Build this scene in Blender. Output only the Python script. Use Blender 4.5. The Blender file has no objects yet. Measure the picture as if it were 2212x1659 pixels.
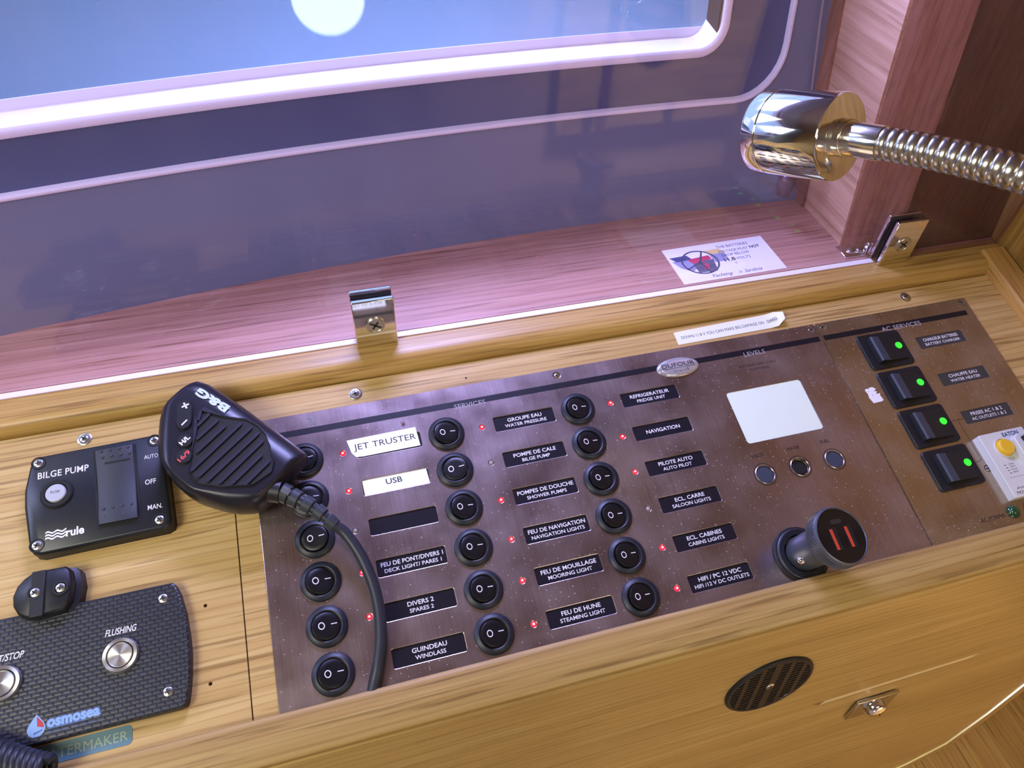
import bpy, bmesh, math, random
from mathutils import Matrix, Vector, noise
random.seed(7)
S = 0.001                                   # everything below is written in millimetres
C = bpy.context.scene.collection
SC = bpy.context.scene
SL = 0.23346222                             # slope of the instrument console
CS, SN = math.cos(SL), math.sin(SL)

# ------------------------------------------------------------------ camera, world, lights, exposure
cam_d = bpy.data.cameras.new('camera'); cam = bpy.data.objects.new('camera', cam_d); C.objects.link(cam)
cam_d.sensor_fit = 'HORIZONTAL'; cam_d.sensor_width = 36.0; cam_d.lens = 36.0*1586.3687/2212
cam_d.clip_start = 0.01; cam_d.clip_end = 50
PI_, YA, RO = 0.8297077, 0.3182871, -0.0633198
cp, sp, cy, sy = math.cos(PI_), math.sin(PI_), math.cos(YA), math.sin(YA)
fw = Vector((sy*cp, cy*cp, -sp)); rt = Vector((cy, -sy, 0)); dn = fw.cross(rt)
r2 = math.cos(RO)*rt + math.sin(RO)*dn; d2 = -math.sin(RO)*rt + math.cos(RO)*dn
M = Matrix((r2, -d2, -fw)).transposed().to_4x4(); M.translation = Vector((34.927, -285.344, 364.601))*S
cam.matrix_world = M
SC.camera = cam
SC.view_settings.view_transform = 'Standard'; SC.view_settings.look = 'None'
SC.view_settings.gamma = 1; SC.view_settings.use_curve_mapping = False
SC.view_settings.exposure = 0.0

w = bpy.data.worlds.new('daylight'); SC.world = w; w.use_nodes = True
bg = w.node_tree.nodes['Background']; bg.inputs[0].default_value = (0.80, 0.90, 1.0, 1); bg.inputs[1].default_value = 5.0

def lamp(name, kind, loc, target, power, color, size=0.1, sizey=None, spot=None, spread=None):
    l = bpy.data.lights.new(name, kind); l.energy = power; l.color = color
    if kind == 'AREA':
        l.shape = 'RECTANGLE'; l.size = size; l.size_y = sizey or size
        if spread: l.spread = spread
    else: l.shadow_soft_size = size
    if kind == 'SPOT': l.spot_size = spot; l.spot_blend = 1.0
    o = bpy.data.objects.new(name, l); C.objects.link(o); o.location = Vector(loc)*S
    o.rotation_euler = (Vector(target)-Vector(loc)).to_track_quat('-Z', 'Y').to_euler()
    return o
lamp('companionway_daylight', 'AREA', (-470, -370, 560), (0, -80, 0), 3.9, (1.0, 0.98, 0.84), 0.28, 0.28)
lamp('cabin_lamp_light', 'AREA', (350, -800, 700), (200, -100, 0), 2.5, (1.0, 0.92, 0.70), 0.4, 0.4)
lamp('window_daylight', 'AREA', (120, 345, 480), (120, 85, 20), 31, (1.0, 0.73, 0.98), 0.24, 0.12)
lamp('left_fill_light', 'AREA', (-480, 118, 330), (-60, 90, 20), 1.8, (0.62, 0.74, 1.0), 0.12, 0.2)  # added cool fill from the left; no side window is modelled
lamp('locker_fill_light', 'AREA', (720, -560, 700), (840, -1040, -300), 22, (1.0, 0.88, 0.68), 0.3, 0.3, spread=1.1)  # added fill, brightens the opposite locker so its mirror image shows

# ------------------------------------------------------------------ materials
def sr(r, g, b):
    f = lambda c: (c/255/12.92) if c/255 <= .04045 else ((c/255+.055)/1.055)**2.4
    return (f(r), f(g), f(b), 1)
def mat(name, col, rough=.5, metal=0, emis=None, es=0, spec=None, trans=0, ior=1.45, coat=0):
    m = bpy.data.materials.new(name); m.use_nodes = True; b = m.node_tree.nodes['Principled BSDF']
    b.inputs['Base Color'].default_value = col; b.inputs['Roughness'].default_value = rough
    b.inputs['Metallic'].default_value = metal; b.inputs['IOR'].default_value = ior
    if spec is not None: b.inputs['Specular IOR Level'].default_value = spec
    if trans: b.inputs['Transmission Weight'].default_value = trans
    if coat: b.inputs['Coat Weight'].default_value = coat; b.inputs['Coat Roughness'].default_value = .12
    if emis: b.inputs['Emission Color'].default_value = emis; b.inputs['Emission Strength'].default_value = es
    return m
def N_(m, t, **kw):
    n = m.node_tree.nodes.new(t)
    for k, v in kw.items(): setattr(n, k, v)
    return n
def LK(m, a, b): m.node_tree.links.new(a, b)
def coords(m, scale, rot=(0, 0, 0)):
    tc = N_(m, 'ShaderNodeTexCoord'); mp = N_(m, 'ShaderNodeMapping')
    mp.inputs['Scale'].default_value = scale; mp.inputs['Rotation'].default_value = rot
    LK(m, tc.outputs['Object'], mp.inputs['Vector']); return mp.outputs['Vector']
def ramp(m, src, stops):
    r = N_(m, 'ShaderNodeValToRGB'); e = r.color_ramp.elements
    e[0].position, e[0].color = stops[0]; e[1].position, e[1].color = stops[-1]
    for p, c in stops[1:-1]:
        x = e.new(p); x.color = c
    LK(m, src, r.inputs['Fac']); return r.outputs['Color']
def mixc(m, fac, a, b, mode='MIX'):
    x = N_(m, 'ShaderNodeMix', data_type='RGBA', blend_type=mode)
    for s, v in ((0, fac), (6, a), (7, b)):
        if hasattr(v, 'is_output'): LK(m, v, x.inputs[s])
        else: x.inputs[s].default_value = v
    return x.outputs[2]
def wood(name, light, mid, dark, axis=0, rough=.38, grain=1.0, pore=.5, band=None, lines=.16):
    m = mat(name, mid, rough); b = m.node_tree.nodes['Principled BSDF']
    def sc(l, a):
        v = [a, a, a]; v[axis] = l; return tuple(v)
    n1 = N_(m, 'ShaderNodeTexNoise'); n1.inputs['Scale'].default_value = 1; n1.inputs['Detail'].default_value = 5; n1.inputs['Distortion'].default_value = .12
    LK(m, coords(m, sc(6*grain, 190*grain)), n1.inputs['Vector'])
    c = ramp(m, n1.outputs['Fac'], [(.26, tuple(a_*.45+b_*.55 for a_, b_ in zip(dark, mid))), (.5, mid), (.74, light)])
    n2 = N_(m, 'ShaderNodeTexNoise'); n2.inputs['Scale'].default_value = 1; n2.inputs['Detail'].default_value = 3
    LK(m, coords(m, sc(13*grain, 430*grain)), n2.inputs['Vector'])
    p = ramp(m, n2.outputs['Fac'], [(.33, (1-pore*.8, 1-pore*.88, 1-pore, 1)), (.44, (1, 1, 1, 1))])
    c2 = mixc(m, 1.0, c, p, 'MULTIPLY')
    n3 = N_(m, 'ShaderNodeTexNoise'); n3.inputs['Scale'].default_value = 1; n3.inputs['Detail'].default_value = 2
    LK(m, coords(m, sc(2.2, 16)), n3.inputs['Vector'])
    q = ramp(m, n3.outputs['Fac'], [(.3, (.86, .84, .80, 1)), (.7, (1.06, 1.06, 1.06, 1))])
    wv = N_(m, 'ShaderNodeTexWave', wave_type='BANDS', bands_direction=band or ('Y' if axis == 0 else 'X'), wave_profile='SIN')
    ws = [1, 1, 1]; ws[axis] = .10
    LK(m, coords(m, tuple(ws)), wv.inputs['Vector']); wv.inputs['Scale'].default_value = 62*grain; wv.inputs['Distortion'].default_value = 5.5
    wv.inputs['Detail'].default_value = 3; wv.inputs['Detail Scale'].default_value = .9
    ln = ramp(m, wv.outputs['Fac'], [(.02, (1-lines, 1-lines*1.25, 1-lines*1.6, 1)), (.20, (1, 1, 1, 1))])
    q = mixc(m, 1.0, q, ln, 'MULTIPLY')
    LK(m, mixc(m, 1.0, c2, q, 'MULTIPLY'), b.inputs['Base Color'])
    bu = N_(m, 'ShaderNodeBump'); bu.inputs['Strength'].default_value = .12; bu.inputs['Distance'].default_value = .0003
    LK(m, n2.outputs['Fac'], bu.inputs['Height']); LK(m, bu.outputs['Normal'], b.inputs['Normal'])
    return m
OAK = wood('oak_board', sr(212, 184, 128), sr(198, 166, 106), sr(172, 132, 76))
OAKY = wood('oak_board_vertical_grain', sr(206, 168, 104), sr(190, 148, 86), sr(160, 112, 58), axis=1)
RAILW = wood('oak_rail', sr(204, 172, 108), sr(188, 152, 88), sr(156, 114, 60), rough=.36)
LIPW = wood('oak_lip', sr(192, 164, 104), sr(172, 140, 82), sr(138, 106, 60), rough=.5)
FRONTW = wood('oak_front_panel', sr(204, 178, 118), sr(190, 160, 100), sr(170, 138, 80), rough=.33, grain=1.1, pore=.25, band='Z', lines=.12)
SHELFW = wood('teak_shelf', sr(202, 158, 142), sr(184, 138, 122), sr(150, 104, 90), rough=.36)
JAMBW = wood('teak_jamb', sr(226, 190, 160), sr(208, 168, 138), sr(176, 132, 102), axis=1, rough=.45, grain=.8, pore=.3)
POSTW = wood('teak_post', sr(172, 124, 98), sr(158, 108, 86), sr(136, 88, 68), axis=2, rough=.4, pore=.25)
DARKW = wood('dark_walnut_panel', sr(96, 54, 42), sr(80, 44, 34), sr(60, 32, 24), axis=2, rough=.42)
WALLW = wood('oak_wall', sr(196, 158, 92), sr(176, 136, 72), sr(150, 108, 52), axis=2, rough=.45)
CABW = wood('cabinet_oak', sr(184, 156, 112), sr(166, 138, 96), sr(138, 110, 74), axis=0)

def steel(name, col, rough):
    m = mat(name, col, rough, 1.0); b = m.node_tree.nodes['Principled BSDF']
    n = N_(m, 'ShaderNodeTexNoise'); n.inputs['Scale'].default_value = 1; n.inputs['Detail'].default_value = 4
    LK(m, coords(m, (1500, 22, 300)), n.inputs['Vector'])
    n2 = N_(m, 'ShaderNodeTexNoise'); n2.inputs['Scale'].default_value = 26; n2.inputs['Detail'].default_value = 3
    LK(m, coords(m, (1, 1, 1)), n2.inputs['Vector'])
    # settled dust: fine pale specks and thin hazy clouds
    vo = N_(m, 'ShaderNodeTexVoronoi', feature='F1'); vo.inputs['Scale'].default_value = 520
    LK(m, coords(m, (1, 1, 1)), vo.inputs['Vector'])
    dot = ramp(m, vo.outputs['Distance'], [(.10, (1, 1, 1, 1)), (.24, (0, 0, 0, 1))])
    sepc = N_(m, 'ShaderNodeSeparateColor'); LK(m, vo.outputs['Color'], sepc.inputs[0])
    pick = ramp(m, sepc.outputs[0], [(.55, (0, 0, 0, 1)), (.95, (.8, .8, .8, 1))])
    cl = ramp(m, n2.outputs['Fac'], [(.35, (0, 0, 0, 1)), (.85, (.20, .20, .20, 1))])
    dust = mixc(m, 1.0, mixc(m, 1.0, dot, pick, 'MULTIPLY'), cl, 'ADD')
    c = ramp(m, n.outputs['Fac'], [(.3, tuple(x*.86 for x in col[:3])+(1,)), (.7, tuple(min(1, x*1.12) for x in col[:3])+(1,))])
    LK(m, mixc(m, dust, c, (.62, .56, .56, 1)), b.inputs['Base Color'])
    mt = N_(m, 'ShaderNodeMath', operation='MULTIPLY_ADD'); LK(m, dust, mt.inputs[0]); mt.inputs[1].default_value = -.75; mt.inputs[2].default_value = .93
    LK(m, mt.outputs[0], b.inputs['Metallic'])
    rr = N_(m, 'ShaderNodeMapRange'); LK(m, n2.outputs['Fac'], rr.inputs[0]); rr.inputs[1].default_value = .3; rr.inputs[2].default_value = .7
    rr.inputs[3].default_value = rough-.04; rr.inputs[4].default_value = rough+.10; LK(m, rr.outputs[0], b.inputs['Roughness'])
    bu = N_(m, 'ShaderNodeBump'); bu.inputs['Strength'].default_value = .10; bu.inputs['Distance'].default_value = .0002
    LK(m, n.outputs['Fac'], bu.inputs['Height']); LK(m, bu.outputs['Normal'], b.inputs['Normal'])
    return m
STEEL = steel('brushed_steel', (.40, .315, .305, 1), .25)  # rosy-brown cabin reflections put into the base colour
STEEL2 = steel('brushed_steel_warm_reflection', (.43, .35, .26, 1), .20)  # same steel, with yellow-brown reflections put into its base colour
CHROME = mat('chrome', (.82, .80, .78, 1), .07, 1)
CHROMEW = mat('chrome_warm', (.70, .67, .58, 1), .16, 1)
NECKM = mat('neck_metal', (.52, .50, .44, 1), .24, 1)
SATIN = mat('satin_metal', (.86, .87, .82, 1), .26, .93)
SATIN.node_tree.nodes['Principled BSDF'].inputs['Anisotropic'].default_value = .85
tg = N_(SATIN, 'ShaderNodeTangent', direction_type='RADIAL', axis='Z'); LK(SATIN, tg.outputs[0], SATIN.node_tree.nodes['Principled BSDF'].inputs['Tangent'])
SCREWM = mat('screw_steel', (.62, .61, .58, 1), .28, 1)
RECESSM = mat('screw_recess', (.04, .04, .04, 1), .6, .3)
BLACKP = mat('black_plastic', (.012, .013, .017, 1), .42)
BEZEL = mat('switch_bezel_plastic', (.013, .015, .025, 1), .42)
ROCK = mat('switch_rocker_plastic', (.006, .006, .008, 1), .34)
BLKMATT = mat('black_matt', (.008, .008, .009, 1), .7)
LABELM = mat('label_plate_black', (.012, .011, .018, 1), .28)
LABELG = mat('label_plate_grey', (.045, .046, .048, 1), .4)
WHITEINK = mat('white_print', (.78, .76, .80, 1), .5)
GREYINK = mat('grey_print', (.36, .33, .35, 1), .5)
DARKINK = mat('dark_print', (.02, .015, .015, 1), .5)
STRIPEM = mat('stripe_print', (.010, .009, .014, 1), .35)
PAPER = mat('tape_paper', sr(236, 240, 228), .55)
PAPERW = mat('card_paper', sr(240, 240, 246), .5)
INK = mat('black_ink', (.03, .03, .035, 1), .6)
LCD = mat('lcd_blank', sr(226, 240, 222), .35)
LEDR = mat('led_red', (.9, .05, .05, 1), .3, emis=(1, .015, .05, 1), es=1.3)
LEDC = mat('led_red_core', (1, .5, .5, 1), .3, emis=(1, .36, .42, 1), es=2.2)
LEDO = mat('led_off', (.35, .30, .30, 1), .25)
LEDG = mat('led_green', (.05, .8, .05, 1), .3, emis=(.02, 1, .02, 1), es=1.1)
LEDD = mat('led_green_off', (.008, .06, .02, 1), .08, coat=1)
BILGE = mat('bilge_plate_plastic', (.014, .016, .021, 1), .34)
BROCK = mat('bilge_rocker_rubber', (.032, .036, .046, 1), .5)
MICM = mat('mic_plastic', (.012, .011, .020, 1), .33)
MICG = mat('mic_grille', (.020, .017, .036, 1), .42)
RUBBER = mat('cable_rubber', (.022, .024, .034, 1), .42)
RELIEF = mat('relief_rubber', (.030, .036, .045, 1), .5)
REDINK = mat('red_print', sr(220, 80, 80), .5)
YELLOW = mat('yellow_plastic', sr(236, 190, 50), .4)
BREAK = mat('breaker_plastic', sr(214, 216, 214), .4)
BLUEINK = mat('blue_print', sr(30, 80, 120), .5)
CHGREY = mat('charger_grey_metal', (.16, .18, .23, 1), .38, .75)
CHFACE = mat('charger_face', (.008, .007, .008, 1), .12)
USBRED = mat('usb_tongue', sr(200, 70, 45), .5)
LOGOB = mat('logo_blue', sr(130, 165, 205), .5)
LOGOD = mat('logo_dark_blue', sr(80, 105, 150), .5)
LOGOR = mat('logo_red', sr(176, 50, 62), .5)
STICK = mat('sticker_blue', sr(84, 122, 138), .35)
STICKT = mat('sticker_text', sr(150, 170, 150), .45)
ACEDGE = mat('acrylic_lit_edge', (.92, .90, .95, 1), .35)
KNOBW = mat('cord_knob_wood', sr(92, 62, 58), .3)
CORDM = mat('cord_fibre', sr(150, 140, 145), .8)
INLAY = mat('pale_slot_wood', sr(226, 206, 160), .5)
WALLM = mat('vinyl_wall', sr(112, 126, 150), .6)
FRAMEM = mat('window_frame_dark', sr(66, 84, 124), .5)
RIMM = mat('window_rim_white', (.90, .93, .98, 1), .28)
REVSHADE = mat('reveal_shade_black', (.02, .02, .024, 1), .5)
CEILM = mat('ceiling_vinyl', sr(150, 130, 120), .7)
FLOORM = wood('cabin_sole', sr(150, 104, 60), sr(130, 88, 50), sr(96, 62, 34))
DECK = mat('deck_gelcoat', sr(66, 88, 96), .5)
DARKBLUE = mat('blue_plastic', sr(60, 72, 120), .5)
GREYB = mat('battery_grey', sr(92, 92, 112), .5)
LGREYB = mat('battery_light_grey', sr(150, 152, 180), .5)
YELB = mat('battery_yellow', sr(222, 200, 130), .5)
REDB = mat('battery_red', sr(196, 60, 96), .5)
GREENB = mat('verdigris_mark', sr(110, 150, 150), .5)

# vinyl wall: faint vertical weave
b = WALLM.node_tree.nodes['Principled BSDF']
# carbon weave
CARB = mat('carbon_fibre', (.02, .022, .03, 1), .38); b = CARB.node_tree.nodes['Principled BSDF']
br = N_(CARB, 'ShaderNodeTexBrick'); LK(CARB, coords(CARB, (1, 1, 1)), br.inputs['Vector'])
br.inputs['Scale'].default_value = 1; br.inputs['Brick Width'].default_value = .0040; br.inputs['Row Height'].default_value = .0021
br.inputs['Mortar Size'].default_value = .0008; br.inputs['Mortar Smooth'].default_value = 1; br.offset = .5
br.inputs['Color1'].default_value = (.034, .038, .055, 1); br.inputs['Color2'].default_value = (.022, .025, .037, 1); br.inputs['Mortar'].default_value = (.006, .006, .010, 1)
LK(CARB, br.outputs['Color'], b.inputs['Base Color'])
bu = N_(CARB, 'ShaderNodeBump'); bu.inputs['Strength'].default_value = .35; bu.inputs['Distance'].default_value = .0003; bu.invert = True
LK(CARB, br.outputs['Fac'], bu.inputs['Height']); LK(CARB, bu.outputs['Normal'], b.inputs['Normal'])

def sheet(name, tint, haze=0.0, hcol=(1, 1, 1, 1), rough=.02, ior=1.49):
    """clear plastic or glass: tinted see-through with Fresnel reflection on each face"""
    m = bpy.data.materials.new(name); m.use_nodes = True; nt = m.node_tree; nt.nodes.clear()
    out = N_(m, 'ShaderNodeOutputMaterial'); tr = N_(m, 'ShaderNodeBsdfTransparent'); tr.inputs[0].default_value = tint
    gl = N_(m, 'ShaderNodeBsdfGlossy'); gl.inputs['Roughness'].default_value = rough
    fr = N_(m, 'ShaderNodeFresnel'); ge = N_(m, 'ShaderNodeNewGeometry'); im = N_(m, 'ShaderNodeMapRange'); LK(m, ge.outputs['Backfacing'], im.inputs[0]); im.inputs[3].default_value = ior; im.inputs[4].default_value = 1/ior; LK(m, im.outputs[0], fr.inputs['IOR'])
    mx = N_(m, 'ShaderNodeMixShader')
    base = tr.outputs[0]
    if haze:
        df = N_(m, 'ShaderNodeBsdfDiffuse'); df.inputs[0].default_value = hcol
        m2 = N_(m, 'ShaderNodeMixShader'); m2.inputs[0].default_value = haze
        if haze > .01:
            n = N_(m, 'ShaderNodeTexNoise'); n.inputs['Scale'].default_value = 1; n.inputs['Detail'].default_value = 6
            LK(m, coords(m, (30, 30, 5)), n.inputs['Vector'])
            mr = N_(m, 'ShaderNodeMapRange'); LK(m, n.outputs['Fac'], mr.inputs[0]); mr.inputs[1].default_value = .35; mr.inputs[2].default_value = .75
            mr.inputs[3].default_value = haze*.5; mr.inputs[4].default_value = haze*1.6; LK(m, mr.outputs[0], m2.inputs[0])
        LK(m, base, m2.inputs[1]); LK(m, df.outputs[0], m2.inputs[2]); base = m2.outputs[0]
    LK(m, fr.outputs[0], mx.inputs[0]); LK(m, base, mx.inputs[1]); LK(m, gl.outputs[0], mx.inputs[2]); LK(m, mx.outputs[0], out.inputs[0])
    return m
ACRYL = sheet('tinted_acrylic', (.92, .845, .95, 1), .012, (.8, .8, 1, 1))
GLASS = sheet('smoked_window_glass', (.46, .58, .68, 1), .09, (.62, .74, .9, 1))

# ------------------------------------------------------------------ geometry helpers (mm)
class MB:
    def __init__(s): s.v = []; s.f = []
    def add(s, vs, fs):
        k = len(s.v); s.v += [tuple(v) for v in vs]; s.f += [tuple(i+k for i in f) for f in fs]; return s
    def box(s, x0, x1, y0, y1, z0, z1):
        return s.add([(x0, y0, z0), (x1, y0, z0), (x1, y1, z0), (x0, y1, z0), (x0, y0, z1), (x1, y0, z1), (x1, y1, z1), (x0, y1, z1)],
                     [(0, 3, 2, 1), (4, 5, 6, 7), (0, 1, 5, 4), (1, 2, 6, 5), (2, 3, 7, 6), (3, 0, 4, 7)])
    def prism(s, pts, z0, z1, inset=0):
        n = len(pts); cx = sum(p[0] for p in pts)/n; cy_ = sum(p[1] for p in pts)/n
        def ins(p, d):
            v = Vector((p[0]-cx, p[1]-cy_)); l = v.length or 1; return (p[0]-v.x/l*d, p[1]-v.y/l*d)
        if inset:
            rings = [[(p[0], p[1], z0) for p in pts], [(p[0], p[1], z1-inset) for p in pts], [(*ins(p, inset), z1) for p in pts]]
        else: rings = [[(p[0], p[1], z0) for p in pts], [(p[0], p[1], z1) for p in pts]]
        return s.loft(rings)
    def loft(s, rings, cap=True, close=True):
        n = len(rings[0]); vs = [p for r in rings for p in r]; fs = []
        for k in range(len(rings)-1):
            for i in range(n if close else n-1):
                j = (i+1) % n; fs.append((k*n+i, k*n+j, (k+1)*n+j, (k+1)*n+i))
        if cap: fs.append(tuple(range(n))[::-1]); fs.append(tuple((len(rings)-1)*n+i for i in range(n)))
        return s.add(vs, fs)
    def lathe(s, prof, c=(0, 0, 0), n=40, ax=None, cap=True):
        """prof: (radius, height) pairs along local z, or along ax"""
        z = Vector(ax or (0, 0, 1)).normalized(); x = z.orthogonal().normalized(); y = z.cross(x); c = Vector(c)
        return s.loft([[tuple(c+z*h+(x*math.cos(2*math.pi*i/n)+y*math.sin(2*math.pi*i/n))*max(r, .001)) for i in range(n)] for r, h in prof], cap)
    def tube(s, path, r, n=14, cap=True):
        path = [Vector(p) for p in path]; rings = []; up = None
        for i, p in enumerate(path):
            t = (path[min(i+1, len(path)-1)]-path[max(i-1, 0)]).normalized()
            if up is None: up = t.orthogonal().normalized()
            up = (up-t*up.dot(t)).normalized(); bb = t.cross(up); rr = r[i] if isinstance(r, (list, tuple)) else r
            rings.append([tuple(p+(up*math.cos(2*math.pi*k/n)+bb*math.sin(2*math.pi*k/n))*rr) for k in range(n)])
        return s.loft(rings, cap)
    def xf(s, m):
        s.v = [tuple(m @ Vector(v)) for v in s.v]; return s
    def mesh(s, name, m=None, smooth=30):
        me = bpy.data.meshes.new(name); me.from_pydata([(a*S, b_*S, c*S) for a, b_, c in s.v], [], s.f); me.update()
        bm = bmesh.new(); bm.from_mesh(me); bmesh.ops.recalc_face_normals(bm, faces=bm.faces); bm.to_mesh(me); bm.free()
        if smooth is not None:
            for p in me.polygons: p.use_smooth = True
            me.set_sharp_from_angle(angle=math.radians(smooth))
        if m: me.materials.append(m)
        return me
def add(name, me, parent=None, loc=(0, 0, 0), rot=(0, 0, 0)):
    o = bpy.data.objects.new(name, me); C.objects.link(o); o.location = Vector(loc)*S; o.rotation_euler = rot
    if parent: o.parent = parent
    return o
def part(name, mb, m, parent=None, loc=(0, 0, 0), rot=(0, 0, 0), smooth=30, bevel=0, seg=2, label=None):
    o = add(name, mb.mesh(name, m, smooth), parent, loc, rot)
    if bevel:
        bv = o.modifiers.new('bevel', 'BEVEL'); bv.width = bevel*S; bv.segments = seg; bv.limit_method = 'ANGLE'; bv.angle_limit = math.radians(35)
    if label: o['label'] = label
    return o
def tag(o, label, cat, group=None):
    o['label'] = label; o['category'] = cat
    if group: o['group'] = group
    return o
def struct(o): o['kind'] = 'structure'; return o
def thing(name, label, cat, loc=(0, 0, 0), rot=(0, 0, 0), group=None):
    o = bpy.data.objects.new(name, None); C.objects.link(o); o.empty_display_size = .01
    o.location = Vector(loc)*S; o.rotation_euler = rot
    return tag(o, label, cat, group)
def pt(u, v, n=0): return Vector((u, v*CS-n*SN, v*SN+n*CS))      # console frame (mm) -> world (mm)
TILT = (SL, 0, 0)
def cthing(name, label, cat, u, v, n=0, rz=0, group=None):          # a thing standing on the sloping console
    o = thing(name, label, cat, pt(u, v, n), (0, 0, 0), group)
    o.rotation_euler = (Matrix.Rotation(SL, 3, 'X') @ Matrix.Rotation(rz, 3, 'Z')).to_euler(); return o
def rrect(x0, x1, y0, y1, r, n=5):
    out = []
    for cx, cy_, a in ((x1-r, y1-r, 0), (x0+r, y1-r, 90), (x0+r, y0+r, 180), (x1-r, y0+r, 270)):
        for k in range(n+1):
            t = math.radians(a+90*k/n); out.append((cx+r*math.cos(t), cy_+r*math.sin(t)))
    return out
def circ(cx, cy_, r, n=28): return [(cx+r*math.cos(2*math.pi*k/n), cy_+r*math.sin(2*math.pi*k/n)) for k in range(n)]
def curve_mesh(cu, name):
    o = bpy.data.objects.new('tmp', cu); C.objects.link(o)
    dg = bpy.context.evaluated_depsgraph_get(); me = bpy.data.meshes.new_from_object(o.evaluated_get(dg)); me.name = name
    bpy.data.objects.remove(o); bpy.data.curves.remove(cu); return me
def plate(name, outlines, z0, z1, m, bevel=0.0):
    """flat plate with real cut-outs"""
    cu = bpy.data.curves.new(name, 'CURVE'); cu.dimensions = '2D'; cu.fill_mode = 'BOTH'; cu.extrude = (z1-z0)/2*S-bevel*S; cu.bevel_depth = bevel*S; cu.bevel_resolution = 1
    cu.offset = -bevel*S
    for pts in outlines:
        sp_ = cu.splines.new('POLY'); sp_.points.add(len(pts)-1); sp_.use_cyclic_u = True
        for i, p in enumerate(pts): sp_.points[i].co = (p[0]*S, p[1]*S, 0, 1)
    me = curve_mesh(cu, name); me.materials.clear(); me.materials.append(m)
    me.transform(Matrix.Translation((0, 0, (z0+z1)/2*S))); 
    for p in me.polygons: p.use_smooth = False
    return me
_fc = {}
def text_mesh(s, h, width=None, bold=0.0, shear=0.0, m=None, ext=.04, maxw=None, spacing=1.0):
    cu = bpy.data.curves.new('lettering', 'FONT'); cu.body = s; cu.size = 1.0; cu.offset = bold; cu.shear = shear
    cu.align_x = 'CENTER'; cu.align_y = 'CENTER'; cu.resolution_u = 3; cu.space_character = spacing; cu.extrude = 0.0
    me = curve_mesh(cu, 'lettering')
    xs = [v.co.x for v in me.vertices]; ys = [v.co.y for v in me.vertices]
    sy_ = h*S/max(1e-6, .70)                                        # h is the capital height
    sx_ = sy_*1.10
    wd = (max(xs)-min(xs))
    if width: sx_ = width*S/wd
    elif maxw and wd*sx_ > maxw*S: sx_ = maxw*S/wd
    cx = (max(xs)+min(xs))/2
    cyy = (max(ys)+min(ys))/2
    me.transform(Matrix.Translation((0, 0, ext*S)) @ Matrix.Diagonal((sx_, sy_, 1, 1)) @ Matrix.Translation((-cx, -cyy, 0)))
    me.materials.clear(); me.materials.append(m or WHITEINK); return me
def text(s, h, parent, loc, rz=0, name='lettering', **kw):
    return add(name, text_mesh(s, h, **kw), parent, loc, (0, 0, rz))
def screw_head(r, m=SCREWM, h=1.0):
    return MB().lathe([(r, 0), (r, h*.35), (r*.9, h*.7), (r*.62, h), (.1, h*1.05)], n=24)
def cross_recess(r, z):
    a, t = r*.60, r*.17
    return MB().box(-a, a, -t, t, z-.3, z+.10).box(-t, t, -a, a, z-.3, z+.10)
SCM = {}
def screw(parent, u, v, n, r=2.0, rz=None, m=SCREWM, name='screw', washer=0):
    k = (round(r, 2), m.name)
    if k not in SCM: SCM[k] = (screw_head(r).mesh('screw', m), cross_recess(r, 1.02).mesh('cross_recess', RECESSM))
    o = add(name, SCM[k][0], parent, (u, v, n), (0, 0, random.uniform(0, 1.5) if rz is None else rz))
    add('cross_recess', SCM[k][1], o)
    if washer:
        part('washer', MB().lathe([(washer, -.6), (washer, .1), (washer*.86, .4), (r*1.02, .4), (r, -.4)], n=28, cap=False), SCREWM, o)
    return o

# ------------------------------------------------------------------ cabin shell
def slab(name, x0, x1, y0, y1, z0, z1, m):
    return struct(part(name, MB().box(x0, x1, y0, y1, z0, z1), m))
WX = [-1.65768521e-04, 9.32872037e-02, 1.53187823e+02]
TW = math.tan(math.radians(12.7))
def wy(x, z): 
    xx = max(x, -420)
    return WX[0]*xx*xx+WX[1]*xx+WX[2]+(x-xx)*.23+(z-20.4)*TW
def wp(x, z, off=0): return (x, wy(x, z)-off, z)
ROOMZ = 720
slab('floor', -1500, 1600, -1040, 60, -930, -900, FLOORM)
slab('ceiling', -1500, 1600, -1040, 330, ROOMZ, ROOMZ+30, CEILM)
slab('wall_left', -1530, -1500, -1040, 330, -900, ROOMZ, CABW)
slab('wall_opposite', -1500, 1600, -1070, -1040, -900, ROOMZ, CEILM)
slab('wall_right', 558, 590, -330, 330, -200, ROOMZ, WALLW)
slab('wall_far_right', 1600, 1630, -1070, 330, -900, ROOMZ, CABW)
slab('wall_return', 590, 1600, 300, 330, -900, ROOMZ, CABW)

# rear (window) wall: rings between the outer rectangle and the window bead
def resample(x0, x1, z0, z1, r, nseg=26):
    """rounded rectangle with nseg points on every side, ordered alike for every ring"""
    P = []
    nc = 8
    def arc(cx, cz, a0): return [(cx+r*math.cos(math.radians(a0+90*k/nc)), cz+r*math.sin(math.radians(a0+90*k/nc))) for k in range(nc)]
    def line(a, b_): return [(a[0]+(b_[0]-a[0])*k/nseg, a[1]+(b_[1]-a[1])*k/nseg) for k in range(nseg)]
    P += arc(x1-r, z0+r, -90); P += line((x1, z0+r), (x1, z1-r)); P += arc(x1-r, z1-r, 0); P += line((x1-r, z1), (x0+r, z1))
    P += arc(x0+r, z1-r, 90); P += line((x0, z1-r), (x0, z0+r)); P += arc(x0+r, z0+r, 180); P += line((x0+r, z0), (x1-r, z0))
    return P
WXL, WZT = -560, 470
ring_out = resample(-1500, 470, -120, ROOMZ, .5)
bead_o = resample(WXL-57, 391, 103, WZT+40, 38)
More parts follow.
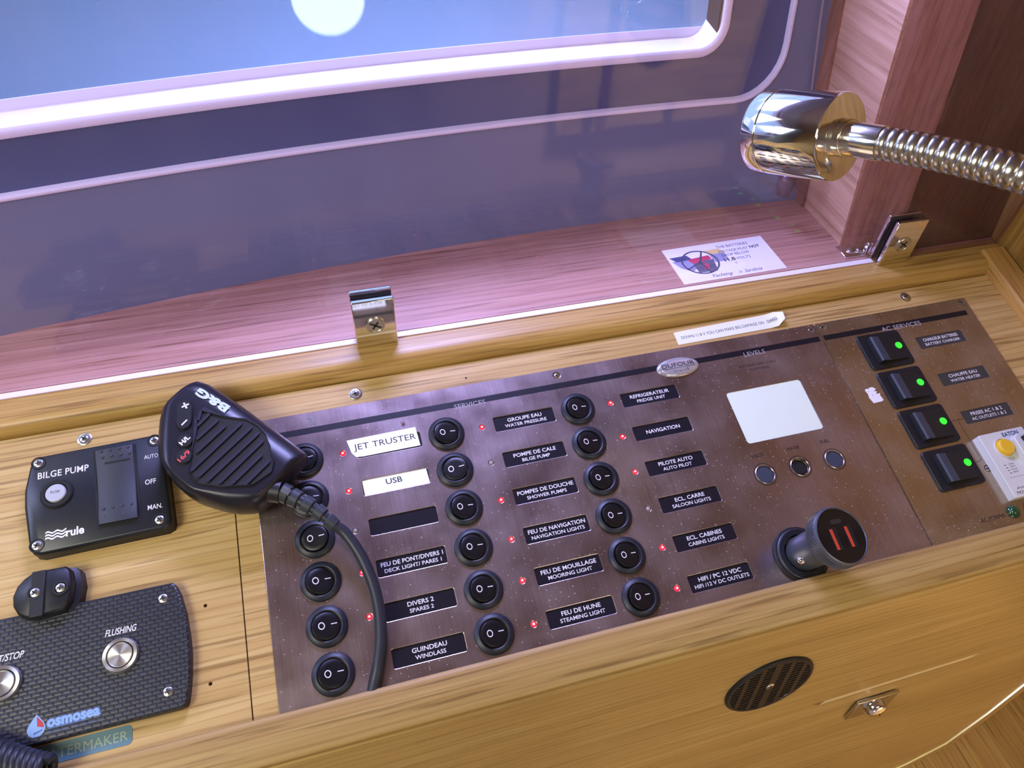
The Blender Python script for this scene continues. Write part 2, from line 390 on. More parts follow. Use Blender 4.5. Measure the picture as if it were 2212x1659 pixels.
rings = [[wp(a+(c-a)*t, b_+(d-b_)*t) for (a, b_), (c, d) in zip(ring_out, bead_o)] for t in (0, .25, .5, .75, .9, 1)]
struct(part('wall_rear', MB().loft(rings, cap=False), WALLM, smooth=60))
win = struct(add('window_1', None)); win.empty_display_size = .01
def wring(x0, x1, z0, z1, r, off): return [wp(a, b_, off) for a, b_ in resample(x0, x1, z0, z1, r)]
part('outer_bead', MB().loft([wring(WXL-57, 391, 103, WZT+40, 38, 0), wring(WXL-57, 391, 103, WZT+40, 38, 2.2), wring(WXL-56, 390, 104, WZT+39, 37, 3), wring(WXL-54.6, 388.6, 105.4, WZT+37.6, 35.6, 3), wring(WXL-54, 388, 106, WZT+37, 35, 2), wring(WXL-54, 388, 106, WZT+37, 35, -3)], cap=False), RIMM, win, smooth=50)
part('frame', MB().loft([wring(WXL-54, 388, 106, WZT+37, 35, -2.0), wring(WXL-30, 364, 124, WZT+20, 28, -3.4), wring(WXL-6, 340, 136, WZT+6, 22, -1)], cap=False), FRAMEM, win, smooth=60)
part('inner_rim', MB().loft([wring(WXL-6, 340, 136, WZT+6, 22, -2.5), wring(WXL-6, 340, 136.6, WZT+6, 22, 1.5), wring(WXL-4.5, 338.5, 138, WZT+4.5, 20.5, 2.5), wring(WXL-1.5, 335.5, 141, WZT+1.5, 18, 2.5), wring(WXL, 334, 142.4, WZT, 17, 1.2)], cap=False), RIMM, win, smooth=50)
part('reveal', MB().loft([wring(WXL, 334, 142.4, WZT, 17, 1.2), wring(WXL, 333, 143, WZT, 17, -19)], cap=False), RIMM, win, smooth=50)
part('reveal_shade', MB().loft([[wp(333.4-o_, z, -.5-k) for k in (0, 18)]+[wp(332.2-o_, z, -.5-k) for k in (18, 0)] for z, o_ in ((151, .6), (250, 0), (400, 0), (460, 0))]), REVSHADE, win)  # black sheet: shade of the right reveal put into colour
def strip_on_wall(x0, x1, z0, z1, off0, off1, n=24):
    xs = [x0+(x1-x0)*k/n for k in range(n+1)]
    return MB().loft([[wp(x, z0, off0), wp(x, z1, off0), wp(x, z1, off1), wp(x, z0, off1)] for x in xs])
part('glass', strip_on_wall(WXL-1, 336, 141, WZT+1, -19, -23), GLASS, win, smooth=60)
part('lower_gasket', strip_on_wall(WXL, 334, 142.5, 149, -18.2, -18.9), RIMM, win, smooth=60)

# outside: side deck with toe rail and coaming seen through the glass
deck = thing('exterior_deck', 'pale side deck with a raised toe rail seen through the window', 'deck', (0, 0, 0))
part('deck_surface', MB().box(-1500, 1200, 215, 900, 96, 106), DECK, deck)
part('toe_rail', MB().box(-1500, 1200, 900, 940, 96, 190), DECK, deck, bevel=8)

# ------------------------------------------------------------------ shelf behind the acrylic pane
sh_rings = []
xs = [-900+k*(430+900)/60 for k in range(61)]
sh = MB().loft([[(x, 52, 8), (x, wy(x, 20.4)+4, 8), (x, wy(x, 20.4)+4, 20.4), (x, 52, 20.4)] for x in xs])
sh2 = MB().loft([[(x, 78, 8), (x, wy(x, 20.4)+4, 8), (x, wy(x, 20.4)+4, 20.4), (x, 78, 20.4)] for x in xs+[460, 520, 557]])
shelf = part('alcove_shelf', sh2, SHELFW, smooth=None)
tag(shelf, 'reddish wooden shelf under the window behind the clear acrylic pane', 'shelf')

# partition: jamb board, rounded post and dark facing right of the window
jamb = thing('wooden_partition', 'wooden partition with pale jamb board and rounded post right of the window', 'partition', (0, 0, 0))
TP = .157
def fr(x, y, z): return (x-(z-20.4)*.02, y+(z-20.4)*TP, z)
zs = [20.4, 120, 250, 420, 715]
def col(outline, name, m, sm=40):
    return part(name, MB().loft([[fr(x, y, z) for x, y in outline] for z in zs]), m, jamb, smooth=sm)
part('jamb_board', MB().loft([[(427-(z-20.4)*.03, 98+(z-20.4)*TP, z), (427-(z-20.4)*.03, wy(425, z)+6, z), (445, wy(425, z)+6, z), (445, 98+(z-20.4)*TP, z)] for z in zs]), JAMBW, jamb)
part('cover_strip', MB().loft([[(426.5-(z-20.4)*.03, wy(425, z)-12, z), (426.5-(z-20.4)*.03, wy(425, z)+2, z), (424.2-(z-20.4)*.03, wy(425, z)+2, z), (424.2-(z-20.4)*.03, wy(425, z)-12, z)] for z in zs]), POSTW, jamb)
po = [(427, 112), (427, 104), (428.5, 98.5), (432, 94), (437.5, 91), (444, 89.5), (450, 87), (457, 83), (464, 80), (468, 80), (468, 112)]
col([(x+(0 if x > 430 else 0), y) for x, y in po], 'corner_post', POSTW)
col([(464, 80), (558, 80), (558, 110), (464, 110)], 'facing_panel', DARKW)

# ------------------------------------------------------------------ console: boards, rails, lip, front
con = cthing('console_cabinet', 'oak console cabinet with recessed sloping top, raised rails and front door', 'cabinet', 0, 0)
UL = -420
# left board carries the bilge and watermaker panels, right board the steel panels
holes_l = [circ(-61.8, -73.5, 1.0, 12), circ(-61.7, -114.4, 1.0, 12)]
o = add('left_board', plate('left_board', [[(UL, -139), (-42.7, -139), (-42.7, 49.6), (UL, 49.6)]]+holes_l, -9.5, -1.5, OAK), con)
o = add('right_board', plate('right_board', [[(-42.0, -139), (548, -139), (535, 49.6), (-42.0, 49.6)]], -9.5, -1.5, OAK), con)
part('board_backing', MB().box(UL, 556, -150, 70, -14, -9.6), BLKMATT, con)
for k, (u, v) in enumerate(((453.7, 42.3), (36.7, 40.2), (-123.6, 41.2))):
    screw(con, u, v, -1.2, 2.5, washer=4.1)
part('dark_speck', MB().lathe([(.7, -1.5), (.7, -1.42)], (109, 38, 0), n=10), BLKMATT, con)
# back rail: profile in (y,z) world, built in the console frame
def inv_pt(x, y, z): return (x, y*CS+z*SN, -y*SN+z*CS)
bprof = [(50.2, 6), (50.5, 13.6), (51.6, 16.6), (53.8, 18.8), (57, 20), (62, 20.4), (77.5, 20.4), (77.5, 2), (60, 0)]
part('back_rail', MB().loft([[inv_pt(x, y, z) for y, z in bprof] for x in (UL, -100, 100, 300, 556)]), RAILW, con, smooth=40)
# side rail, slightly flared
def side(v): return 533.6+max(0, (50-v))*.030
part('side_rail', MB().loft([[(side(v), v, -6), (side(v)+.8, v, 6.6), (side(v)+2.2, v, 8), (side(v)+21, v, 8), (side(v)+21, v, -6)] for v in (68, 50, 20, -20, -80, -139)]), OAKY, con, smooth=40)
# front lip
lprof = [(-138.3, -9), (-138.3, 6.4), (-139.2, 7.7), (-141, 8.2), (-158.5, 8.2), (-160.2, 7.2), (-160.9, 5), (-160.4, -9)]
part('front_lip', MB().loft([[(u, v, n) for v, n in lprof] for u in (UL, 0, 250, 552)]), LIPW, con, smooth=40)
# front face, 7 degrees off vertical
t7 = math.radians(7)
FO = Vector((0, -157.99, -29.35)); FN = Vector((0, -math.cos(t7), math.sin(t7))); FWv = Vector((0, -math.sin(t7), -math.cos(t7)))
def ff(x, w_, d=0): 
    q = FO+FWv*w_+FN*d; return inv_pt(x, q.y, q.z)
def frot():                                                          # rotation of the front frame relative to the world: x right, y up the face, z out
    return Matrix((Vector((1, 0, 0)), -FWv, FN)).transposed()
FR = frot().to_euler()
def fface(name, outline, d0, d1, m, bevel=.8, parent=con):
    mb = MB().loft([[ff(x, w_, d0) for x, w_ in outline], [ff(x, w_, d1) for x, w_ in outline]])
    return part(name, mb, m, parent, bevel=bevel)
fface('front_board', [(UL, 4), (552, 4), (552, 144.0), (UL, 148.6)], -16, 0, FRONTW, bevel=.6)
edge = [(556, 144.6), (553, 190), (545, 224), (531, 270), (509, 318), (477, 340), (420, 362), (340, 378), (UL, 384)]
fface('cabinet_door', [(UL, 150.2), (556, 145.8)]+edge[1:], -16, -.9, FRONTW, bevel=.7)
outer = [(600, 144.6), (596, 215), (584, 272), (566, 325), (543, 364), (500, 390), (430, 404), (340, 410), (UL, 412)]
rg = []
for t in (0, .15, .4, .7, 1):
    rg.append([ff(a+(c-a)*t, b_+(d-b_)*t, .3-16*t*t) for (a, b_), (c, d) in zip(edge, outer)])
part('door_surround', MB().loft(rg, cap=False, close=False), FRONTW, con, smooth=60)
# pale finger slot: a thin inlaid strip with a dark left end
fface('slot_strip', [(314, 131.6), (440.5, 128.3), (445.5, 125.0), (318, 127.8)], -.6, .25, INLAY, bevel=0)
fface('slot_end', [(307.5, 127.8), (313.5, 131.6), (316.5, 128.0)], -.6, .2, POSTW, bevel=0)

# lower wooden seat side seen past the door corner
seat = part('lower_locker', MB().box(250, 1100, -700, -100, -640, -480), OAKY, bevel=2)
tag(seat, 'yellow wooden locker below and right of the cabinet corner', 'locker')

# ------------------------------------------------------------------ front vent and latch
def front_thing(name, label, cat, x, w_, d=0):
    q = FO+FWv*w_+FN*d+Vector((x, 0, 0)); o = thing(name, label, cat, q); o.rotation_euler = FR; return o
LATCHM = mat('latch_plate_metal', (.62, .61, .56, 1), .22, 1)
vt = front_thing('round_vent', 'round black slotted vent with a centre screw on the console front', 'vent', 258, 72, 0)
R_ = 30.5
part('rim', MB().lathe([(R_, 0), (R_, 1.2), (R_-1, 2.1), (R_-2.8, 2.0), (R_-3.2, .8), (R_-3.2, 0)], n=56, cap=False), BLACKP, vt)
part('back_plate', MB().lathe([(R_-3, .1), (R_-3, .5)], n=48), BLKMATT, vt)
for k in range(-8, 9):
    y = k*3.2; h = math.sqrt(max(0, (R_-3)**2-y*y))
    if h > 3: part('slat', MB().box(-h, h, y-.75, y+.75, .4, 1.7), BLACKP, vt)
for k in (-2, -1, 0, 1, 2):
    x = k*10; h = math.sqrt(max(0, (R_-3)**2-x*x))
    part('cross_bar', MB().box(x-(2.6 if k == 0 else 1.6), x+(2.6 if k == 0 else 1.6), -h, h, .5, 1.95), BLACKP, vt)
screw(vt, 0, 0, 1.5, 3.0)
lt = front_thing('door_latch', 'square chrome latch plate with a domed push knob on the door', 'latch', 366, 158.5, 0)
part('plate', MB().prism([(-19, -12), (17, -12), (19.5, 12), (-15.5, 12)], 0, 2.4), LATCHM, lt, bevel=.6)
part('knob', MB().lathe([(9.2, 2), (9.2, 3.2), (8.6, 3.8), (8.6, 5.4), (7.6, 7.2), (5.4, 8.6), (2.6, 9.3), (.1, 9.5)], (1.5, 0, 0), n=36), CHROME, lt, smooth=60)
part('keyhole_slot', MB().box(-.5, .5, -2.2, 2.2, 9.2, 9.6).xf(Matrix.Translation((1.5, 0, 0)) @ Matrix.Rotation(.5, 4, 'Z')), RECESSM, lt)

# ------------------------------------------------------------------ acrylic pane with its clamps
pane = part('acrylic_pane', MB().box(-900, 556.5, 71.4, 76.4, 20.6, 600), ACRYL, smooth=None)
tag(pane, 'tall clear purple-tinted acrylic pane standing on the back rail', 'pane')
part('bottom_edge', MB().box(-900, 440, 71.7, 76.1, 20.5, 21.4), ACEDGE, pane, smooth=None)  # white stands in for light gathered in the edge; ends where shaded
def clamp(u, label, open_=False):
    t = thing('glass_clamp', label, 'clamp', (u, 71.4, 20.6), group='chrome clamps holding the acrylic pane')
    part('front_plate', MB().box(-13.4, 13.4, -4.2, -.8, .2, 38.6), CHROME, t, bevel=.7)
    part('rear_plate', MB().box(-13.4, 13.4, 5.8, 8.6, .2, 38.6), CHROME, t, bevel=.6)
    part('rubber_pad', MB().box(-12.8, 12.8, -.8, -.05, .6, 37.6), BLKMATT, t)
    part('rubber_pad', MB().box(-12.8, 12.8, 5.05, 5.8, .6, 37.6), BLKMATT, t)
    s_ = part('screw', MB().lathe([(6.2, 4.0), (6.2, 4.9), (5.7, 5.4), (5.0, 5.4), (4.6, 5.0), (.1, 5.0)], (0, 0, 18.5), ax=(0, -1, 0), n=36), SCREWM, t)
    m_ = Matrix.Translation((0, 0, 18.5)) @ Matrix.Rotation(.6, 4, 'Y')
    part('cross_recess', MB().box(-4.2, 4.2, -5.25, -4.9, -.6, .6).box(-.6, .6, -5.25, -4.9, -3.2, 3.2).xf(m_), RECESSM, s_)
    return t
clamp(56.5, 'left chrome clamp gripping the pane above the middle of the console')
c2 = clamp(454.5, 'right chrome clamp on the pane near the rounded wooden post')
part('foot_bracket', MB().box(-34, -16, 9, 24, -.1, 1.6).box(-18, -13.4, 8.6, 12, -.1, 12), CHROME, c2, bevel=.5)
s_ = part('bracket_screw', screw_head(3.6, h=1.8), SCREWM, c2, (-25, 16, 1.5)); part('bracket_screw', screw_head(3.0, h=1.8), SCREWM, c2, (-18.5, 14.5, 1.5))

# ------------------------------------------------------------------ rocker switch meshes
def bezel_mesh():
    return MB().lathe([(7.9, -.6), (7.9, 1.6), (8.1, 2.1), (8.6, 2.3), (10.9, 1.5), (11.2, 1.15), (11.35, .6), (11.35, 0)], n=48, cap=False).add([(7.9*math.cos(a), 7.9*math.sin(a), -.55) for a in [2*math.pi*k/24 for k in range(24)]], [tuple(range(24))]).mesh('rocker_switch', BEZEL, 40)
def rocker_mesh(tilt):
    n = 40; R1 = 7.5; rings = []
    def top(x, extra=0): return 2.5+(-x)*math.tan(tilt)+.006*x*x+extra
    for r, e, low in ((R1, 0, True), (R1, -.5, False), (R1-.18, -.18, False), (R1-.5, 0, False), (R1*.6, 0, False), (R1*.25, 0, False)):
        rings.append([(r*math.cos(2*math.pi*i/n), r*math.sin(2*math.pi*i/n), -.4 if low else top(r*math.cos(2*math.pi*i/n), e)) for i in range(n)])
    return MB().loft(rings).mesh('rocker', ROCK, 35)
BZ = bezel_mesh(); TA = math.radians(15); RKM = {1: rocker_mesh(TA), 0: rocker_mesh(-math.radians(9))}
def marks(sign):
    out = []
    t = TA if sign else -math.radians(9)
    def top(x): return 2.5-x*math.tan(t)+.006*x*x+.06
    n = 20; vs = []; fs = []
    for k in range(n):
        a = 2*math.pi*k/n
        for r in (1.25, 1.75):
            x = -2.5+r*math.cos(a); vs.append((x, .3+r*math.sin(a)*1.15, top(x)))
    for k in range(n):
        j = (k+1) % n; fs.append((2*k, 2*k+1, 2*j+1, 2*j))
    off = MB().add(vs, fs).mesh('off_mark', WHITEINK, None)
    q = [(2.4, .35), (5.6, .35), (5.6, .85), (2.4, .85)]
    on = MB().add([(x, y, top(x)) for x, y in q], [(0, 1, 2, 3)]).mesh('on_mark', WHITEINK, None)
    return off, on
MK = {1: marks(1), 0: marks(0)}
def switch(parent, u, v, state=1):
    o = add('rocker_switch', BZ, parent, (u, v, 0))
    add('rocker', RKM[state], o); add('off_mark', MK[state][0], o); add('on_mark', MK[state][1], o)
    return o
LED = MB().lathe([(1.45, -.8), (1.45, .1), (1.2, .6), (.7, .9), (.1, 1.0)], n=20)
LEDmR = LED.mesh('indicator_light', LEDR, 60); LEDmO = LED.mesh('indicator_light', LEDO, 60)
LCORE = MB().lathe([(.75, .8), (.5, 1.0), (.05, 1.1)], n=14).mesh('light_core', LEDC, 60)

# ------------------------------------------------------------------ DC switch panel
COLS = [0.0, 87.66, 175.32]; P_ = -25.0
dc = cthing('switch_panel', 'dusty brushed steel switch panel with three columns of round black switches', 'panel', 0, 0, 0)
lab = {0: [None, None, '', ('FEU DE PONT/DIVERS 1', 'DECK LIGHT/ PARES 1'), ('DIVERS 2', 'SPARES 2'), ('GUINDEAU', 'WINDLASS')],
       1: [('GROUPE EAU', 'WATER PRESSURE'), ('POMPE DE CALE', 'BILGE PUMP'), ('POMPES DE DOUCHE', 'SHOWER PUMPS'), ('FEU DE NAVIGATION', 'NAVIGATION LIGHTS'), ('FEU DE MOUILLAGE', 'MOORING LIGHT'), ('FEU DE HUNE', 'STEAMING LIGHT')],
       2: [('REFRIGERATEUR', 'FRIDGE UNIT'), ('NAVIGATION',), ('PILOTE AUTO', 'AUTO PILOT'), ('ECL. CARRE', 'SALOON LIGHTS'), ('ECL. CABINES', 'CABINS LIGHTS'), ('HIFI / PC 12 VDC', 'HIFI /12 V DC OUTLETS')]}
out = [rrect(-29.3, 368.0, -137.9, 32.3, .8, 3)]
for c in COLS:
    for r in range(6):
        out.append(rrect(c+31.3, c+71.3, r*P_-5.05, r*P_+5.05, 1.0, 3)); out.append(circ(c+23.0, r*P_, 1.7, 18))
out.append(rrect(279.4, 336.2, -47.2, -8.8, 2.0, 5))
KH = [(281.6, -69.8), (307.2, -69.8), (332.8, -69.9)]
for u, v in KH: out.append(circ(u, v, 6.6, 36))
SCR = [(168.8, 27.6), (363.6, 27.9), (-24, 27.6)]
for u, v in SCR: out.append(circ(u, v, 2.5, 20))
add('face_plate', plate('face_plate', out, -1.45, 0, STEEL, .38), dc)
part('top_stripe', MB().box(-27, 366.6, 17.3, 21.5, .0, .05), STRIPEM, dc, smooth=None, label='thin black stripe along the top of the steel panel')
def label_plate(parent, cx, cy_, txt, m=LABELM, hh=5.2, hw=20.2, desc='black label plate', z=-.75, maxw=36):
    o = part('label_plate', MB().box(-hw, hw, -hh, hh, -.6, 0), m, parent, (cx, cy_, z), smooth=None)
    if txt:
        o['label'] = desc+' reading '+' '.join(txt)
        if len(txt) == 1: text(txt[0], 2.5, o, (.5, 0, 0), bold=.018, maxw=maxw)
        else:
            text(txt[0], 2.45, o, (.5, 1.85, 0), bold=.016, maxw=maxw)
            text(txt[1], 2.2, o, (.5, -1.95, 0), bold=.012, maxw=maxw)
    else: o['label'] = desc+' left blank'
    return o
for ci, c in enumerate(COLS):
    for r in range(6):
        st = 0 if (ci, r) in ((0, 2), (1, 1)) else 1
        if (ci, r) == (0, 0): st = 0
        s_ = switch(dc, c, r*P_, st)
        t_ = lab[ci][r]
        label_plate(dc, c+51.3, r*P_, t_ if t_ else None)
        off = (ci, r) in ((0, 2), (1, 1), (2, 3))
        l = add('indicator_light', LEDmO if off else LEDmR, dc, (c+23, r*P_, -.3))
        if not off: add('light_core', LCORE, l)
        l['label'] = 'unlit indicator light' if off else 'glowing red indicator light'
text('SERVICES', 3.3, dc, (106.8, 17.6, .02), m=GREYINK, width=20.5)
text('LEVELS', 3.3, dc, (313.0, 17.6, .02), m=GREYINK, width=16.5)
text('BATTERIES AND LEVELS', 1.9, dc, (311.5, 8.7, .0), m=DARKINK, width=29)
text('MONITORING', 1.8, dc, (311.5, 5.2, .0), m=DARKINK, width=15)
part('blank_display', MB().box(279, 336.6, -47.6, -8.4, -.9, -.35), LCD, dc, smooth=None, label='blank pale green rectangular display')
for k, (u, v) in enumerate(KH):
    part('button_rim', MB().lathe([(6.6, -1.4), (6.6, .3), (6.2, .55), (5.9, .3), (5.9, -1.4)], (u, v, 0), n=40, cap=False), STEEL, dc)
    part('printed_ring', MB().lathe([(7.7, .0), (7.7, .05), (7.25, .05), (7.25, .0)], (u, v, 0), n=40, cap=False), DARKINK, dc)
    if k == 1: part('button_socket', MB().lathe([(5.8, -1.3), (4.4, -.5), (4.2, -1.2), (.1, -1.2)], (u, v, 0), n=8), BLKMATT, dc, label='empty dark button hole')
    else: part('round_button', MB().lathe([(5.8, -1.3), (5.8, -.5), (5.3, -.2), (.1, -.15)], (u, v, 0), n=36), mat('button_navy%d' % k, (.045, .055, .085, 1), .45), dc)
    text(('VOLTS', 'WATER', 'FUEL')[k], 2.3, dc, (u+(.3, 1.0, -.5)[k], v+13.3, 0), m=DARKINK, width=(8.5, 9.2, 6.8)[k], bold=.01)
for u, v in SCR: screw(dc, u, v, -1.2, 1.9, m=SCREWM)
# oval boatyard badge
bd = part('oval_badge', MB().loft([[(15.6*k*math.cos(a), 7.3*k*math.sin(a), z) for a in [2*math.pi*i/48 for i in range(48)]] for k, z in ((1, 0), (1, .5), (.96, 1.1), (.86, 1.6), (.6, 2.0), (.2, 2.15))]), mat('badge_resin', sr(205, 202, 210), .12, .55, coat=1), dc, (253.6, 17.2, 0), smooth=60, label='domed clear oval badge reading DUFOUR YACHTS')
text('DUFOUR', 3.4, bd, (0, 1.2, 2.15), m=INK, width=24)
part('rule_line', MB().box(-12, 12, -1.35, -1.15, 2.1, 2.2), INK, bd, smooth=None)
text('YACHTS', 1.7, bd, (.5, -3.2, 2.0), m=INK, width=12, bold=.02)
# verdigris scratch
part('green_smear', MB().tube([(5.2, 28.6, .05), (7.4, 27.6, .05), (8.4, 25.5, .05), (8.6, 23.5, .05)], .35, 6), GREENB, dc)

# ------------------------------------------------------------------ AC panel
ac = cthing('ac_panel', 'smaller steel panel tinted with brown reflections, with four square switches right of the large panel', 'panel', 369, 0, 0)
AO = 369.0
ACS = [(411.2, .9), (411.2, -30.4), (411.2, -61.6), (411.2, -92.9)]
out = [rrect(0, 131.3, -137.9, 32.3, .8, 3)]
ALAB = [(460.3, 1.4, ('CHARGEUR BATTERIES', 'BATTERY CHARGER')), (460.3, -30.2, ('CHAUFFE EAU', 'WATER HEATER')), (460.5, -61.0, ('PRISES AC 1 & 2', 'AC OUTLETS 1 & 2'))]
for u, v, _t in ALAB: out.append(rrect(u-AO-19.9, u-AO+19.9, v-4.9, v+4.9, .8, 3))
ASC = [(373.3, 28.1), (495.5, 28.6), (436.2, -98.6)]
for u, v in ASC: out.append(circ(u-AO, v, 2.5, 20))
add('face_plate', plate('face_plate', out, -1.45, 0, STEEL2, .38), ac)
part('top_stripe', MB().box(1.2, 125.4, 17.3, 21.5, 0, .05), STRIPEM, ac, smooth=None)
text('AC SERVICES', 3.5, ac, (435-AO, 17.8, .02), m=GREYINK, width=34, bold=.01)
for u, v, t_ in ALAB: label_plate(ac, u-AO, v, t_, LABELG, 5.1, 20.1, 'dark grey label plate', -.35, maxw=30)
for u, v in ASC: screw(ac, u-AO, v, -1.2, 1.9)
for k, (u, v) in enumerate(ACS):
    h_ = part('square_switch', MB().prism(rrect(-17.6, 17.6, -14.4, 14.4, 2.6, 4), 0, 1.6, .5), BLACKP, ac, (u-AO, v, 0), label='square black rocker switch lit green')
    part('rocker', MB().loft([[(-11.2, y, 1.4), (-10.4, y, 5.2), (-9.0, y, 5.8), (-2.6, y, 3.9), (12.8, y, 2.7), (13.2, y, 1.4)] for y in (-10.2, 10.2)]), BLACKP, h_, bevel=.3)
    part('rocker_grip', MB().loft([[(-10.6, y, 5.0), (-9.4, y, 5.95), (-2.8, y, 4.05), (-2.5, y, 3.7)] for y in (-9.9, 9.9)]), mat('grip_blue_grey%d' % k, (.045, .055, .085, 1), .5), h_)
    part('green_light', MB().lathe([(2.6, 2.9), (2.5, 3.35), (.1, 3.45)], (10.2, .6, 0), n=28), LEDG, h_, label='round bright green light')
lw = .18
part('circuit_line', MB().box(61.2, 71.5, -61.5, -61.2, 0, .05).box(66.0, 66.3, -89.6, -61.4, 0, .05).box(61, 64.4, -92.9, -92.6, 0, .05)
     .loft([[(64.4+1.75*math.sin(a)+.15*math.sin(a), -91-1.75*math.cos(a)+.15-.15*math.cos(a), z) for a in [math.radians(q) for q in range(0, 91, 15)]]+[(64.4+1.6*math.sin(a), -91-1.6*math.cos(a)+.15, z) for a in [math.radians(q) for q in range(90, -1, -15)]] for z in (0, .05)]), DARKINK, ac, smooth=None)
# circuit breaker
cb = part('circuit_breaker', MB().prism(rrect(0, 36, -45.5, 0, .8, 3), 0, 6.5, .4), BREAK, ac, (437-AO, -77.4, 0), label='white circuit breaker with a yellow test button')
text('EATON', 2.8, cb, (24.0, -3.2, 6.5), m=BLUEINK, width=13, bold=.03)
part('test_button', MB().lathe([(6.2, 6.4), (6.2, 7.0), (5.6, 7.2), (5.4, 9.2), (4.8, 10), (.1, 10.1)], (13.2, -11.8, 0), n=32), YELLOW, cb)
text('T', 3, cb, (13.2, -11.8, 10.1), m=YELLOW, name='button_letter')
part('button_collar', MB().lathe([(7.0, 6.4), (7.0, 7.2), (6.3, 7.3), (6.3, 6.4)], (13.2, -11.8, 0), n=32, cap=False), BREAK, cb)
part('lever_housing', MB().prism([(19.5, -8), (23, -5.8), (35, -5.8), (35, -34), (26, -34), (19.5, -22)], 6.3, 12), BREAK, cb, bevel=.6)
part('lever', MB().prism([(23.5, -8.5), (35, -8.5), (35, -22), (26.5, -22)], 12, 19), BLACKP, cb, bevel=.8)
text('TEST', 2.0, cb, (13.6, -20.2, 6.5), m=GREYINK, width=6)
for k, l_ in enumerate(('10kA', '230V', '30mA', '400V')): text(l_, 1.1, cb, (11.3, -23.2-k*1.9, 6.5), m=INK, width=4.4)
for k in range(4): part('printed_tick', MB().box(5.5+.3*k, 7.2+.3*k, -23.6-k*1.9, -23.2-k*1.9, 6.48, 6.53), INK, cb, smooth=None)
part('printed_line', MB().box(4, 20, -32.3, -32.0, 6.48, 6.53), GREYINK, cb, smooth=None)
text('xPole', 1.5, cb, (7.6, -39.5, 6.5), m=INK, width=6)
text('PKNM - 40/2', 2.2, cb, (12, -42.6, 6.5), m=INK, width=18)
text('AC POWER', 2.7, ac, (419.4-AO, -130.3, 0), m=DARKINK, width=19)
part('green_lens', MB().lathe([(4.4, 0), (4.4, .8), (3.6, 1.2), (3.4, 2.2), (2.2, 3.3), (.1, 3.7)], (435.6-AO, -129.6, 0), n=32), LEDD, ac, smooth=60, label='dark green domed power light')
tri = [(442.2, -133), (450.5, -133), (446.3, -125.6)]
part('warning_triangle', MB().loft([[(x-AO, y, .02) for x, y in tri], [(446.33-AO+(x-446.33)*.86, -130.6+(y+130.6)*.86, .04) for x, y in tri]], cap=False), mat('warning_red', sr(120, 40, 20), .5), ac, smooth=None)

# ------------------------------------------------------------------ bilge pump panel
bp = cthing('bilge_pump_panel', 'black bilge pump panel with large ribbed rocker left of the microphone', 'panel', -112, 1.5, -1.45)
BU, BV = -112.0, 1.5
bo = [(-149.2, 24.5), (-146.8, 28.6), (-144, 30.2), (-83, 31.4), (-80, 30.6), (-78.4, 28.4), (-76, 0), (-74.4, -23.6), (-75.2, -27), (-78.2, -28.4), (-141.5, -29.2), (-145.2, -28), (-147.4, -24.5), (-151, 0), (-151.4, 10)]
bo = [(x-BU, y-BV) for x, y in bo]
def scl(p, d): v = Vector(p); return tuple(v-v.normalized()*d)
part('face_plate', MB().loft([[(*scl(p, -.4), 0) for p in bo], [(*p, 1) for p in bo], [(*p, 7.2) for p in bo], [(*scl(p, .7), 8.6) for p in bo], [(*scl(p, 2.2), 9.3) for p in bo]]), BILGE, bp, smooth=50)
zt = 9.35
rk = [(-115.3-BU, 27.6-BV), (-92.3-BU, 27.2-BV), (-90.2-BU, -21.2-BV), (-113-BU, -20.9-BV)]
part('rocker_frame', MB().loft([[(x*1.0, y*1.0, 9.2) for x, y in rk], [(x, y, 9.6) for x, y in rk], [(x+(.9 if x < 10 else -.9)*0+(1 if i in (0, 3) else -1)*1.0, y+(-1 if i < 2 else 1)*1.0, 9.6) for i, (x, y) in enumerate(rk)], [(x+(1 if i in (0, 3) else -1)*1.0, y+(-1 if i < 2 else 1)*1.0, 8.2) for i, (x, y) in enumerate(rk)]], cap=True), BLKMATT, bp)
rows = []
for k in range(13):
    t = k/12; xl = rk[0][0]+(rk[3][0]-rk[0][0])*t+1.4; xr = rk[1][0]+(rk[2][0]-rk[1][0])*t-1.4; y = rk[0][1]-1.4+(rk[3][1]+1.4-rk[0][1]+1.4)*t
    h = 10.4+2.0*abs(t-.48)**1.5*2.2
    if k in (0, 12): h -= .6
    rows.append([(xl, y, 8.6), (xl, y, h-.5), (xl+.6, y, h), (xr-.6, y, h), (xr, y, h-.5), (xr, y, 8.6)])
rkr = part('rocker', MB().loft(rows), BROCK, bp, smooth=40)
part('indicator_bar', MB().box(-108.6-BU, -95-BU, 16.7-BV, 17.7-BV, 10.4, 11.25), BLKMATT, rkr)
for r in range(4):
    for q in range(4):
        yy = (25.0-3.9*r if r < 2 else -10.8-3.9*(r-2)*1.25) ; xx = -110.6+4.9*q+(1.3 if r >= 2 else 0)+(.8 if r % 2 else 0)
        part('grip_dot', MB().lathe([(.95, 0), (.8, .5), (.1, .75)], (xx-BU, yy-BV, 11.3 if r < 2 else 11.15), n=12), BROCK, rkr)
for u, v in ((-144.2, 25.6), (-82.2, 27.2), (-80.8, -22.8), (-143.2, -23.8)):
    part('screw_well', MB().lathe([(3.9, 9.25), (3.9, 9.5), (3.3, 9.5), (3.1, 9.2)], (u-BU, v-BV, 0), n=28, cap=False), BLKMATT, bp)
    screw(bp, u-BU, v-BV, 8.9, 2.6)
part('fuse_holder', MB().lathe([(8.4, 9.1), (8.4, 10.1), (7.6, 10.9), (6.2, 10.9), (5.6, 10.2), (5.4, 9.6)], (-134-BU, 4.3-BV, 0), n=40, cap=False), BLKMATT, bp)
